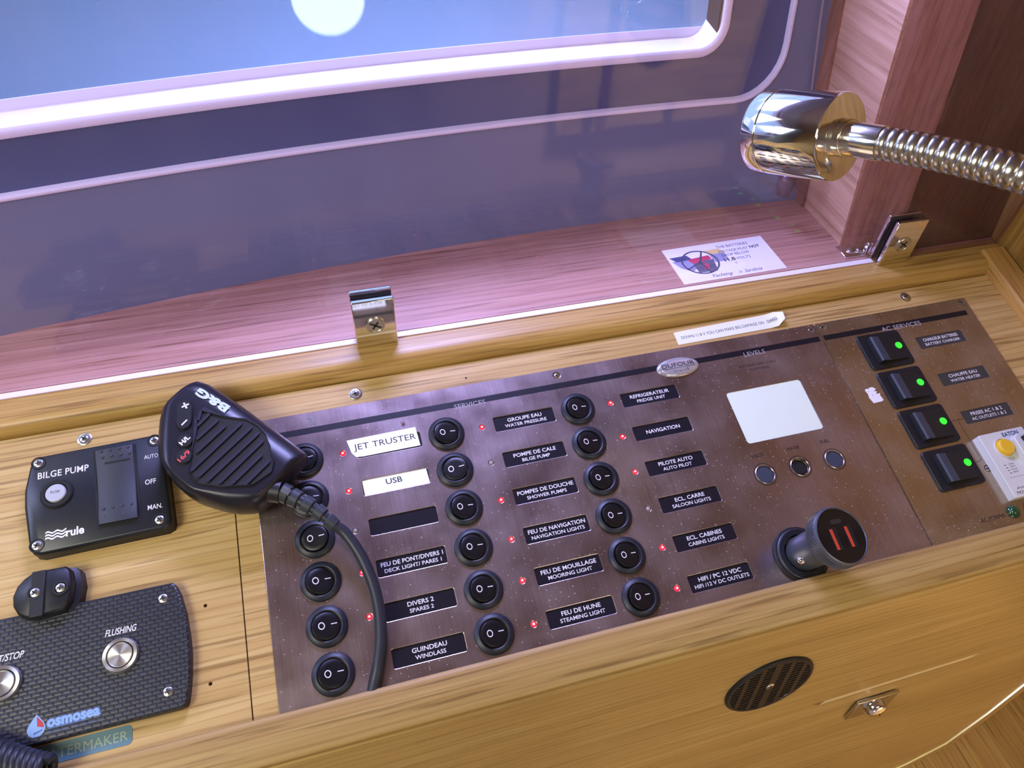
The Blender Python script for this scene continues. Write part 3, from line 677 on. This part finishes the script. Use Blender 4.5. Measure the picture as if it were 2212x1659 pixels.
fc = part('fuse_cap', MB().lathe([(5.3, 9.2), (5.3, 11.2), (4.9, 11.6), (.1, 11.7)], (-134-BU, 4.3-BV, 0), n=36), mat('fuse_cap_grey', sr(176, 180, 188), .45), bp, label='round grey fuse cap')
text('FUSE', 1.5, fc, (-134-BU, 4.8-BV, 11.7), m=INK, width=4.6)
text('BILGE PUMP', 3.9, bp, (-131-BU, 17.4-BV, zt), width=26.5, bold=.012, spacing=1.05)
text('AUTO', 2.5, bp, (-84.2-BU, 17.3-BV, zt), width=7.6)
text('OFF', 3.0, bp, (-84.9-BU, 1.4-BV, zt), width=5.9, bold=.01)
text('MAN.', 2.9, bp, (-82.9-BU, -14.4-BV, zt), width=7.8, bold=.01)
text('rule', 4.6, bp, (-124.2-BU, -19.6-BV, zt), width=9.2, bold=.03)
for k in range(3):
    yb = -21.6+k*1.7; pts_t = [(-139.2+10.5*i/14, yb+.55*math.sin(i/14*2*math.pi*2.2)) for i in range(15)]
    part('wave_mark', MB().loft([[(x-BU, y+.9-BV, zt+.02) for x, y in pts_t], [(x-BU, y-BV, zt+.02) for x, y in pts_t]], cap=False, close=False), WHITEINK, bp, smooth=None)

# ------------------------------------------------------------------ watermaker panel
wm = cthing('watermaker_panel', 'carbon fibre watermaker panel with two round steel push buttons', 'panel', -120, -91, -1.45)
WU, WV = -120.0, -91.0
arc_ = [(-76.6, -58.6), (-75.2, -60.0), (-73.2, -65), (-70.8, -76), (-69.6, -88), (-69.2, -97), (-69.8, -108), (-70.8, -116), (-71.8, -121), (-73.2, -123.0), (-76.0, -123.6)]
wo = arc_+[(-188, -123.6), (-196, -108), (-198, -91), (-196, -75), (-188, -58.6)]
wo = [(x-WU, y-WV) for x, y in wo]
def scx(p, d): return (p[0]-(d if p[0] > 0 else -d), p[1]-(d if p[1] > 0 else -d)*.8)
part('backing', MB().loft([[(*p, 0) for p in wo], [(*p, 4.6) for p in wo]]), BLACKP, wm)
part('carbon_face', MB().loft([[(*p, 4.6) for p in wo], [(*scx(p, .3), 5.4) for p in wo], [(*scx(p, .9), 5.7) for p in wo]]), CARB, wm, smooth=20)
wz = 5.75
for u, v in ((-81.4, -66.4), (-80.6, -114.4)): screw(wm, u-WU, v-WV, wz-.2, 2.5)
for u, v in ((-102.6, -91.0), (-157.4, -91.6)):
    b_ = part('push_button', MB().lathe([(8.9, wz), (8.9, wz+1.0), (8.3, wz+2.2), (6.7, wz+2.2), (6.4, wz+1.2), (6.4, wz)], (u-WU, v-WV, 0), n=48, cap=False), SATIN, wm)
    bb = add('button_face', MB().lathe([(6.0, 0), (6.0, 2.0), (5.7, 2.3), (.05, 2.3)], n=48).mesh('button_face', SATIN), b_, (u-WU, v-WV, wz))
    part('button_gap', MB().lathe([(6.4, wz+.05), (6.4, wz+.3)], (u-WU, v-WV, 0), n=32), BLKMATT, b_)
text('FLUSHING', 3.4, wm, (-102.6-WU, -78.3-WV, wz), shear=.3, width=15.5, bold=.01)
text('START/STOP', 3.4, wm, (-158.6-WU, -79.0-WV, wz), shear=.3, width=20.5, bold=.01)
text('osmosea', 5.2, wm, (-124.6-WU, -115.6-WV, wz), m=LOGOD, width=25.0, bold=.10, ext=.02)
text('osmosea', 4.8, wm, (-124.6-WU, -115.6-WV, wz), m=LOGOB, width=24.0, bold=.045, ext=.05)
text('Watermakers . Water Treatment', 1.1, wm, (-125-WU, -119.6-WV, wz), m=LOGOD, width=23)
dr = [(0, 5.2), (1.6, 3.2), (3.4, .8), (4.2, -1.6), (3.4, -3.9), (1.5, -5.2), (-1.5, -5.2), (-3.4, -3.9), (-4.2, -1.6), (-3.4, .8), (-1.6, 3.2)]
DX, DY = -141.4-WU, -115.2-WV
part('drop_emblem', MB().add([(DX+x, DY+y, wz+.02) for x, y in dr], [tuple(range(11))]), LOGOB, wm, smooth=None)
part('drop_emblem_red', MB().add([(DX+x, DY+y, wz+.05) for x, y in [(0.1, 4.2), (3.0, .7), (3.6, -1.6), (.4, -.6)]], [(0, 1, 2, 3)]), LOGOR, wm, smooth=None)
part('drop_emblem_wave', MB().add([(DX+x, DY+y, wz+.05) for x, y in [(-1.2, -3.2), (3.2, -2.2), (2.6, -3.1), (-1.0, -4.1)]], [(0, 1, 2, 3)]), LOGOD, wm, smooth=None)

st = cthing('name_sticker', 'blue-grey WATERMAKER sticker under the carbon panel', 'sticker', -121, -129, -1.5)
part('film', MB().prism(rrect(-24.5, 21.4, -4.6, 4.6, 2.2, 4), 0, .2), STICK, st)
text('WATERMAKER', 4.6, st, (-2.2, -.1, .2), m=STICKT, width=43)

# cable cover
cc = cthing('cable_cover', 'black rounded two-screw cable cover at the top edge of the carbon panel', 'cover', -138, -51.5, -1.5)
ov = [(9.6, -10.8), (12.4, -6.4), (13.6, 2), (12.4, 9.4), (10.3, 12), (0, 12.2), (-5.5, 12), (-9.6, 9.6), (-12.8, 6.2), (-14.6, 1.2), (-14.2, -4), (-11.6, -8.8), (-8, -11.2), (-4, -11.9)]
part('body', MB().loft([[(p[0]*1.06+(2.6 if p[0] > 0 else 0), p[1]*1.05, 0) for p in ov], [(p[0]*1.05+(2.2 if p[0] > 0 else 0), p[1]*1.04, 6) for p in ov], [(p[0]*1.03, p[1]*1.02, 7) for p in ov], [(*p, 11.2) for p in ov], [(*scl(p, 1.2), 12.2) for p in ov]]), BLACKP, cc, smooth=45)
part('centre_bar', MB().prism([(-6.2, -12.0), (0.6, -12.2), (1.2, 12.0), (-5.4, 12.0)], 11.5, 13.0), BLACKP, cc, bevel=.4)
for u, v in ((-3.6, .6), (8.6, .4)):
    part('screw_well', MB().lathe([(3.8, 12.1), (3.8, 13.1), (2.9, 13.1), (2.9, 12.2)], (u, v, 0), n=28, cap=False), BLACKP, cc)
    screw(cc, u, v, 12.6, 2.5)
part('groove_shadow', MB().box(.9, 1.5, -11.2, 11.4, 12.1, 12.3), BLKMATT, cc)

# ------------------------------------------------------------------ microphone
mic = cthing('radio_microphone', 'black handheld radio microphone lying across the panels with its cable', 'microphone', -40, 10, 0)
MU, MV = -40.0, 10.0
T = [(-57, 46.5), (-12, -9.5), (-9.2, -13.5), (-12, -17.5), (-25, -27), (-42, -21.8), (-57.5, -16.5), (-66, -6.5), (-69.5, -1), (-67, 38.5), (-62, 44)]
Mx = [(-49.7, 57.2), (2.2, -2), (4.2, -6.4), (-4.8, -15.2), (-25, -33.4), (-41, -30.4), (-60.2, -19.3), (-70.3, -6.5), (-78.2, 11.2), (-75.4, 40.4), (-60.5, 52.6)]
def dense(a, k=4):
    o_ = []
    for i in range(len(a)):
        p, q = Vector(a[i]), Vector(a[(i+1) % len(a)])
        for j in range(k): o_.append(p+(q-p)*j/k)
    return o_
def smooth_poly(a, it=2):
    for _ in range(it):
        a = [a[i]*.6+(a[i-1]+a[(i+1) % len(a)])*.2 for i in range(len(a))]
    return a
Td, Md = smooth_poly(dense(T), 1), smooth_poly(dense(Mx), 2)
rings = []
NT, NM = 28.0, 16.0
cen = Vector((-38, 8))
for s_, nn in ((.80, 8.6), (.92, 8.8), (.98, 10.5)): rings.append([tuple(cen+(p-cen)*s_-Vector((MU, MV)))+(nn,) for p in Md])
for a in (0, 18, 36, 54, 70, 82, 90):
    a = math.radians(a); h_ = math.cos(a); g = math.sin(a)
    rings.append([tuple(t_+(m_-t_)*h_-Vector((MU, MV)))+(NM+(NT-NM)*g,) for t_, m_ in zip(Td, Md)])
part('body', MB().loft(rings), MICM, mic, smooth=38)
# front grille plate with real slots over a dark cavity
def mv(p): return (p[0]-MU, p[1]-MV)
slots = [((-52.6, 24.0), (-51.0, 29.0)), ((-53.0, 20.6), (-46.6, 26.4)), ((-53.4, 12.6), (-42.2, 21.6)), ((-53.9, 4.4), (-38.6, 17.0)), ((-57.4, -6.2), (-29.9, 16.8)), ((-53.8, -10.5), (-24.4, 13.3)), ((-49.5, -14.2), (-20.6, 9.1)), ((-43.4, -16.8), (-19.0, 3.4)), ((-37.0, -18.6), (-20.5, -5.2)), ((-30.0, -20.4), (-16.6, -9.6))]
def capsule(a, b_, r):
    a, b_ = Vector(a), Vector(b_); d = (b_-a).normalized(); pn = Vector((-d.y, d.x)); o_ = []
    for k in range(5): t = math.pi/2+math.pi*k/4; o_.append(tuple(a+d*math.cos(t)*r+pn*math.sin(t)*r))
    for k in range(5): t = -math.pi/2+math.pi*k/4; o_.append(tuple(b_+d*math.cos(t)*r+pn*math.sin(t)*r))
    return o_
gp = [(-54.8, 34), (-50, 34.5), (-38.6, 21.6), (-32.5, 22.2), (-26, 20.3), (-20, 14.5), (-16.0, 8), (-14.4, .8), (-15.8, -5.2), (-13.2, -9.8), (-13.6, -15.6), (-25, -24.4), (-42, -19.6), (-57.0, -14.6), (-61.5, -8.6), (-55.6, 2)]
gp = [tuple(p) for p in smooth_poly([Vector(p) for p in gp], 1)]
gpm = [mv(p) for p in gp]
sl_o = [capsule(mv(a), mv(b_), .85 if i in (0,) else .8) for i, (a, b_) in enumerate(slots)]
add('speaker_grille', plate('speaker_grille', [gpm]+sl_o, 28.0, 29.2, MICG, .12), mic)
part('grille_cavity', MB().prism([(x*.985, y*.985) for x, y in gpm], 27.9, 28.12), BLKMATT, mic, smooth=None)
# keys
kz = 28.0
def key(name, outline, m=BLKMATT): return part(name, MB().prism([mv(p) for p in outline], kz-.3, kz+1.5, .4), BLACKP, mic)
k1 = key('volume_key', capsule((-60.2, 24.0), (-59.2, 34.4), 4.2)); k2 = key('power_key', circ(-60.2, 12.6, 4.2, 28)); k3 = key('channel_key', circ(-61.0, 3.0, 4.3, 28))
ang = math.atan2(13.7-11.2, -57.3+62.6)
part('plus_mark', MB().box(-2.1, 2.1, -.5, .5, 0, .06).box(-.5, .5, -2.1, 2.1, 0, .06).xf(Matrix.Translation((*mv((-58.8, 34.6)), kz+1.5)) @ Matrix.Rotation(.35, 4, 'Z')), WHITEINK, k1, smooth=None)
part('minus_mark', MB().box(-2.1, 2.1, -.42, .42, 0, .06).xf(Matrix.Translation((*mv((-59.8, 23.8)), kz+1.5)) @ Matrix.Rotation(.75, 4, 'Z')), WHITEINK, k1, smooth=None)
text('H/L', 2.6, k2, (*mv((-60.2, 12.5)), kz+1.5), rz=ang+.25, bold=.04, width=6.2)
text('16/9', 2.6, k3, (*mv((-61.0, 2.9)), kz+1.5), rz=ang+.25, m=REDINK, bold=.02, width=7.6)
bang = math.atan2(43.8-26.8, -53.4+36.5)
text('B&G', 4.6, mic, (*mv((-44.2, 36.0)), kz-.1), rz=bang, bold=.05, width=22.5, ext=.35, m=mat('logo_silver', sr(200, 215, 226), .35))
# cable outlet collar, ribbed strain relief and cord
cpath = [(-20, -22.5, 19.5), (-13, -25.3, 19.5), (-8, -29, 19), (-2, -34, 18.5), (4, -39.5, 17.5), (9.5, -45.5, 16.5), (14.5, -51.5, 14.6)]
cpath = [Vector(mv(p[:2])+(p[2],)) for p in cpath]
part('cable_collar', MB().tube([cpath[0], cpath[1]], 6.6, 28), BLACKP, mic)
def bez(path, k=6):
    o_ = []
    for i in range(len(path)-1):
        p0 = path[max(i-1, 0)]; p1 = path[i]; p2 = path[i+1]; p3 = path[min(i+2, len(path)-1)]
        for j in range(k):
            t = j/k; o_.append(.5*((2*p1)+(p2-p0)*t+(2*p0-5*p1+4*p2-p3)*t*t+(3*p1-p0-3*p2+p3)*t**3))
    o_.append(path[-1]); return o_
rp = bez(cpath[1:], 6); n_ = len(rp); seg = 5
part('relief_core', MB().tube(rp, [4.4-1.6*i/(n_-1) for i in range(n_)], 20), RUBBER, mic)
for s_ in range(seg):
    i0 = int(s_*(n_-1)/seg); i1 = max(i0+1, int(i0+(n_-1)/seg*(.72 if s_ else .9)))
    part('relief_segment', MB().tube(rp[i0:i1+1], [5.9-2.1*(i/(n_-1)) for i in range(i0, i1+1)], 24), RELIEF, mic, bevel=.5)
    if s_ < seg-1: part('relief_bridge', MB().tube([rp[i0]+Vector((.6, .8, .9)), rp[min(n_-1, i1+3)]+Vector((.6, .8, .9))], 2.9-.25*s_, 8), RELIEF, mic)
part('relief_tab', MB().box(-2.6, 2.6, -1.9, 1.9, -.4, .9).xf(Matrix.Translation(rp[4]+Vector((0, 0, 5.4))) @ Matrix.Rotation(-.75, 4, 'Z') @ Matrix.Rotation(.1, 4, 'Y')), mat('relief_tab_grey', (.10, .105, .12, 1), .45), mic, bevel=.5)
cp_ = [(12.8, -49.6, 15.4), (17.6, -54.8, 13.6), (24.0, -68.8, 11.4), (27.9, -85, 9.6), (28.8, -100, 8.4), (27.2, -114.6, 7.4), (23.4, -127.5, 6.2), (20.6, -134.0, 4.6), (18.2, -140.5, 3.8)]
part('cable', MB().tube(bez([Vector(mv(p[:2])+(p[2],)) for p in cp_], 8), [3.3]*65, 18), RUBBER, mic, smooth=60)

# coiled cable in the lower left corner, held on the console
cl = cthing('coiled_cable', 'black coiled cable bunched at the lower left corner over the carbon panel', 'cable', -150, -124, 6)
hp = []
for i in range(360):
    a = i*.30; L = i/359
    hp.append(Vector((-26+44*L, 6-19*L+1.5*math.sin(L*5), 0))+Vector((1.1*math.cos(a)*1.2, 6.2*math.cos(a), 6.2*math.sin(a)+6.5)))
part('coil', MB().tube(hp, 2.1, 10), RUBBER, cl, smooth=60)

# ------------------------------------------------------------------ USB charger in its socket
uc = cthing('usb_charger', 'grey round USB car charger plugged into the socket of the steel panel', 'charger', 281, -123.5, 0)
sk = cthing('power_socket', 'black round power socket flange around the plugged in charger', 'socket', 281, -123.5, 0)
part('flange', MB().lathe([(17.2, 0), (17.2, 1.2), (16.4, 2.2), (15.6, 2.4), (15.4, 3.4), (14.6, 4.2), (11.6, 4.0), (11.0, 2), (11, -1.2)], n=56, cap=False), BLACKP, sk)
part('flange_ring', MB().lathe([(15.5, 2.6), (15.5, 3.4), (15.1, 3.6), (14.8, 3.2)], n=56, cap=False), CHGREY, sk)
ax = Vector((6.5, -1.9, 43)).normalized()
def AX(mb):                                                         # lathe parts share the plug's tilted axis
    xx_ = Vector((0, 1, 0)).cross(ax).normalized(); return mb.xf(Matrix((xx_, ax.cross(xx_), ax)).transposed().to_4x4())
R30 = Matrix.Identity(4)
part('barrel', AX(MB().lathe([(10.2, -1.2), (10.6, 4), (10.8, 16), (11.2, 26), (12.4, 28)], n=48, cap=False)), CHGREY, uc, smooth=50)
part('head', AX(MB().lathe([(12.4, 28), (15.2, 29), (16.4, 30), (16.9, 31), (16.9, 39), (16.5, 40), (15.9, 40.3), (15.6, 39.6)], n=64, cap=False)), CHGREY, uc, smooth=40)
kn = MB()
for k in range(84):
    a = 2*math.pi*k/84; c_, s_ = math.cos(a), math.sin(a)
    kn.add([(16.8*c_-.28*s_, 16.8*s_+.28*c_, 31.6), (16.8*c_+.28*s_, 16.8*s_-.28*c_, 31.6), (17.35*c_, 17.35*s_, 31.9), (16.8*c_-.28*s_, 16.8*s_+.28*c_, 38.4), (16.8*c_+.28*s_, 16.8*s_-.28*c_, 38.4), (17.35*c_, 17.35*s_, 38.1)], [(0, 2, 5, 3), (2, 1, 4, 5), (0, 1, 2), (3, 5, 4)])
part('knurled_ring', AX(kn), CHGREY, uc, smooth=None)
part('face', AX(MB().lathe([(15.7, 39.0), (15.6, 39.8), (.05, 39.8)], n=56)), CHFACE, uc)
def chf(mb): return AX(mb)
for x in (-4.9, 5.6):
    s_ = part('usb_port', chf(MB().box(x-2.3, x+2.6, -8.0, 5.0, 39.78, 39.95)), BLKMATT, uc)
    part('port_tongue', chf(MB().box(x-1.9, x-.1, -7.4, 4.4, 39.9, 40.25)), USBRED, s_, label='orange red plastic tongue')
part('usb_c_port', chf(MB().prism(rrect(-3.9, 3.9, 6.9, 9.5, 1.25, 4), 39.78, 40.0)), mat('port_grey', (.03, .028, .028, 1), .3), uc)
part('side_contact', AX(MB().lathe([(2.4, 0), (2.3, 1.2), (1.6, 2.2), (.1, 2.6)], (-9.2, -4.6, 10.5), ax=(-.9, -.42, 0), n=24)), CHROME, uc, smooth=60)

# ------------------------------------------------------------------ stuck-on paper labels
def tape(name, label, cat, outline, n, m, curl=None):
    cx = sum(p[0] for p in outline)/len(outline); cy_ = sum(p[1] for p in outline)/len(outline)
    o = cthing(name, label, cat, cx, cy_, n); 
    part('paper', MB().prism([(x-cx, y-cy_) for x, y in outline], .02, .22), m, o, smooth=None)
    return o, cx, cy_
o, cx, cy_ = tape('paper_label', 'white paper label reading JET TRUSTER covering the top left plate', 'label', [(26.4, 7.9), (69.4, 8.7), (70.2, -4.4), (34.5, -4.6), (30.5, -4.2), (28.2, -1)], 0, PAPER)
text('JET TRUSTER', 4.0, o, (49.2-cx, 1.8-cy_, .22), rz=.005, m=INK, width=38.5)
o, cx, cy_ = tape('paper_label', 'cream paper label reading USB set into the second plate of the left column', 'label', [(31.5, -20.2), (50, -19.0), (58, -19.4), (70.5, -19.6), (71.1, -29.9), (31.8, -30.1)], -.7, PAPER)
text('USB', 3.5, o, (50.2-cx, -23.6-cy_, .22), m=INK, width=9.8, bold=.01)
o = cthing('paper_label', 'long white paper strip warning about 11.8 V stuck above the oval badge', 'label', 302, 41, -1.5)
nx = 16; rr = []
for k in range(nx+1):
    x = -40.3+84.8*k/nx; lift = max(0, (x-33)/10)**2*3.2
    y0, y1 = -5.6+x*.010, 5.6+x*.028
    if k == nx: y0 += 3.5; y1 -= 3.2
    rr.append([(x, y0, .05+lift), (x, y1, .05+lift*1.25), (x, y1, .25+lift*1.25), (x, y0, .25+lift)])
part('paper', MB().loft(rr), PAPER, o, smooth=60)
text('DOWN 11.8 V YOU CAN MAKE BIG DAMAGE ON', 2.4, o, (-3.2, -.3, .25), m=INK, width=66, rz=.018)
x_ = add('lettering', text_mesh('BOARD', 2.4, m=INK, width=9.6), o, (35.2, .5, 1.15), (0, -.30, .05))
# torn remnant
rem = cthing('label_remnant', 'torn white scrap of sticker left of the second green-lit switch', 'sticker', 384.4, -31.2, 0)
part('paper', MB().prism([(-4.8, 4.6), (-3.6, 5.6), (-1.6, 5.0), (-.8, 5.9), (1.8, 5.9), (3.8, 4.0), (2.0, 3.2), (3.4, 1.8), (1.6, .4), (5.2, .4), (4.2, -1), (5.0, -5.0), (3.4, -5.8), (-3.4, -6.0), (-4.6, -1.6), (-4.0, 1.5)], .02, .22), PAPERW, rem, smooth=None)
for k, (u, v) in enumerate(((-1.2, -.2), (1.6, 2.6), (-2.6, 3.2))):
    part('dark_spot', MB().lathe([(.3, .2), (.3, .26)], (u, v, 0), n=8), INK, rem)
# cloth of dust tufts: a fibre tangle above the JET TRUSTER label
tf = cthing('fibre_tuft', 'tiny brown fibre tuft above the JET TRUSTER label', 'fibres', 62.5, 12.2, 0)
for k in range(12):
    a = random.uniform(0, 6.28); q = random.uniform(1.2, 2.6)
    part('fibre', MB().tube([(0, 0, .1), (q*.5*math.cos(a), q*.5*math.sin(a), .9), (q*math.cos(a+.4), q*math.sin(a+.4), .3)], .09, 4), mat('fibre_brown%d' % k, sr(110, 80, 60), .8) if k == 0 else bpy.data.materials['fibre_brown0'], tf)

# battery card on the shelf
card = thing('warning_card', 'white card about battery voltage lying on the shelf behind the pane', 'card', (326.5, 101, 20.4)); card.rotation_euler = (0, 0, .012)
part('card_stock', MB().box(-43, 43, -20.8, 20.6, 0, .35), PAPERW, card, smooth=None)
def ctext(s, h, x, y, wd, **kw): return text(s, h, card, (x, y, .36), m=kw.pop('m', INK), width=wd, **kw)
ctext('THE BATTERIES', 3.0, 14.3, 14.6, 27); ctext('VOLTAGE MUST', 3.0, 12.6, 9.0, 26); ctext('NOT', 3.0, 31.4, 9.5, 8.8, bold=.03)
ctext('DROP BELOW', 3.0, 12.2, 4.2, 23.5); ctext('11.8', 3.6, 4.4, -1.2, 9.4, bold=.03); ctext('VOLTS', 2.9, 16.0, -1.2, 12.5)
ctext('&', 2.0, 7.6, -6.2, 2.4, m=GREYINK)
ctext('Yachting', 3.4, -9.5, -17.2, 17, shear=.5); ctext('in', 3.0, 5.2, -16.8, 2.6, shear=.5); ctext('Sardinia', 3.4, 16.2, -16.6, 15, shear=.5)
def poly(name, pts, m, z, parent=card): return part(name, MB().add([(x, y, z) for x, y in pts], [tuple(range(len(pts)))]), m, parent, smooth=None)
poly('printed_battery', [(-41, 5.5), (-24, 4.5), (-23.5, -5), (-30, -8.6), (-37.2, -3)], LGREYB, .37); poly('printed_battery_lid', [(-41.5, 10), (-27, 10.5), (-24.2, 5), (-37.6, 4.6)], DARKBLUE, .39)
poly('printed_battery', [(-9, 10), (4, 10), (4, -2), (-8, -2)], LGREYB, .37); poly('printed_battery_lid', [(-12, 12.5), (2, 13), (4, 8), (-6, 7.5)], YELB, .39)
poly('printed_battery', [(-26, 2), (-8, 2), (-10.5, -11.5), (-26, -11)], GREYB, .40); poly('printed_battery_lid', [(-28.5, 5.4), (-10, 7.2), (-9, 2.6), (-26, -.2)], REDB, .42); poly('printed_battery_badge', [(-19, -1.5), (-14.5, -1.5), (-15.5, -8), (-20, -8)], REDB, .43)
n = 44; vs = []; fs = []
for k in range(n):
    a = 2*math.pi*k/n
    for r in (13.6, 15.0): vs.append((-19.6+r*math.cos(a), .6+r*math.sin(a)*.93, .45))
for k in range(n): fs.append((2*k, 2*k+1, 2*((k+1) % n)+1, 2*((k+1) % n)))
WH = mat('wheel_print', sr(70, 72, 92), .5)
part('printed_wheel', MB().add(vs, fs), WH, card, smooth=None)
for a in (math.radians(62), math.radians(205), math.radians(282)):
    d = Vector((math.cos(a), math.sin(a))); p = Vector((-d.y, d.x)); c0 = Vector((-19.6, .6))
    poly('printed_spoke', [tuple(c0+p*.9), tuple(c0+d*14+p*.6), tuple(c0+d*14-p*.6), tuple(c0-p*.9)], WH, .45)

# ------------------------------------------------------------------ blind cord
bc = thing('blind_cord', 'thin blind cord with a dark wooden knob hanging in the shelf corner', 'cord', (388.6, 137, 56))
part('knob', MB().lathe([(1.2, 9.5), (4.2, 9), (6.3, 6.5), (7.4, 2.5), (7.4, -1), (6.6, -4.5), (6.2, -7), (5.4, -9), (1.2, -9.4)], n=28), KNOBW, bc, smooth=60)
cpts = [Vector(q) for q in ((.6, 2, 8.5), (2, 6, 16), (14, 22, 32), (27, 41, 49.6), (24, 48, 81), (21, 55, 112.7), (16, 70, 185), (6, 100, 330))]
part('cord', MB().tube(bez(cpts, 6), .8, 8), CORDM, bc)

# ------------------------------------------------------------------ gooseneck reading lamp
gl = thing('gooseneck_lamp', 'chrome gooseneck reading lamp reaching in from the right wall', 'lamp', (556, -150, 150))
GO = Vector((556, -150, 150))
a0 = Vector((253.84, 4.63, 185.66)); b0 = Vector((268.33, -31.33, 200.52))
dirv = Vector((.52, -.72, .42)).normalized()
# head axis follows the photographed cylinder
dirv = (b0-a0).normalized(); ln = (b0-a0).length
RL = 19.6
part('cap', MB().lathe([(13, -1.6), (RL-2.2, -1.4), (RL-.8, -.6), (RL-.1, .8), (RL-.1, 7.4), (RL-.6, 7.8)], a0-GO, ax=dirv, n=56), CHROME, gl, smooth=40)
part('shade', MB().lathe([(RL-.6, 7.8), (RL, 8.4), (RL, ln-1.2), (RL-.4, ln-.3), (RL-1.4, ln), (8, ln)], a0-GO, ax=dirv, n=64), CHROME, gl, smooth=40)
neck = [b0+dirv*2, Vector((272.4, -44.1, 205.0)), Vector((277, -54, 208.2)), Vector((283.5, -66, 211.4)), Vector((291.5, -80.5, 214.6)), Vector((302, -97, 216.6)), Vector((325, -120, 215)), Vector((380, -145, 200)), Vector((460, -152, 172)), Vector((556, -150, 150))]
neck[0] = b0
np_ = bez(neck, 22)
np_ = [p-GO for p in np_]
part('ferrule', MB().tube(np_[0:34], 7.5, 32), CHROMEW, gl, smooth=50)
part('collar', MB().tube([np_[0], np_[8]], 8.4, 32), CHROMEW, gl, bevel=.5)
part('flexible_core', MB().tube(np_[20:], 6.2, 20), SATIN, gl, smooth=60)
# wound coil of the flexible neck
dense_path = np_[32:]; L = [0]
for i in range(1, len(dense_path)): L.append(L[-1]+(dense_path[i]-dense_path[i-1]).length)
def at(s_):
    for i in range(1, len(L)):
        if L[i] >= s_:
            t = (s_-L[i-1])/max(1e-6, L[i]-L[i-1]); return dense_path[i-1].lerp(dense_path[i], t)
    return dense_path[-1]
tot = L[-1]; pitch = 4.1; k = 0; s_ = 0; prof = []
while s_ < min(tot, 330)-pitch:
    for q, r in ((.0, 6.55), (.07, 6.8), (.25, 7.05), (.5, 7.15), (.75, 7.05), (.93, 6.8)): prof.append((s_+q*pitch, r))
    s_ += pitch
part('flexible_neck', MB().tube([at(a) for a, r in prof], [r for a, r in prof], 28), NECKM, gl, smooth=60)
part('wall_base', MB().lathe([(20, -1.5), (20, 3), (17, 6), (7, 8)], (0, 0, 0), ax=(-1, 0, 0), n=40), CHROMEW, gl)


# ------------------------------------------------------------------ opposite side of the cabin (seen mirrored in the pane)
oc = thing('opposite_locker', 'oak locker with dark finger holes across the cabin, mirrored in the pane', 'locker', (840, -1039, -475))
part('body', MB().box(-270, 260, 0, 36, 0, 420), CABW, oc, bevel=2)
part('door', MB().box(-140, 250, 36, 40, 10, 410), CABW, oc, bevel=1)
part('dark_stile', MB().box(-175, -150, 36, 39, 0, 420), DARKW, oc)
for x in (-195, 2):
    part('finger_hole', MB().loft([[(x+13*math.cos(a), y, 33+28*math.sin(a)) for a in [2*math.pi*k/28 for k in range(28)]] for y in (36, 41.5)]), BLKMATT, oc)
cl_ = thing('cabin_light', 'round pale cabin light mirrored at the top of the pane', 'lamp', (115, -1039, -166))
part('rim', MB().lathe([(70, 0), (70, 9), (66, 12), (64, 9)], ax=(0, 1, 0), n=48, cap=False), CHROME, cl_)
part('diffuser', MB().lathe([(65, 1), (65, 9), (50, 12), (.1, 13)], ax=(0, 1, 0), n=48), mat('diffuser', (.9, .95, .92, 1), .5, emis=(.80, 1.0, .92, 1), es=14), cl_)
dl = thing('round_dial', 'dark round dial with a bright rim across the cabin, mirrored in the pane', 'dial', (778, -998, -262))
part('rim', MB().lathe([(50, 0), (50, 10), (47, 12), (45, 9)], ax=(0, 1, 0), n=48, cap=False), CHROME, dl)
part('dial_face', MB().lathe([(46, 1), (46, 8), (.1, 8)], ax=(0, 1, 0), n=40), CHFACE, dl)
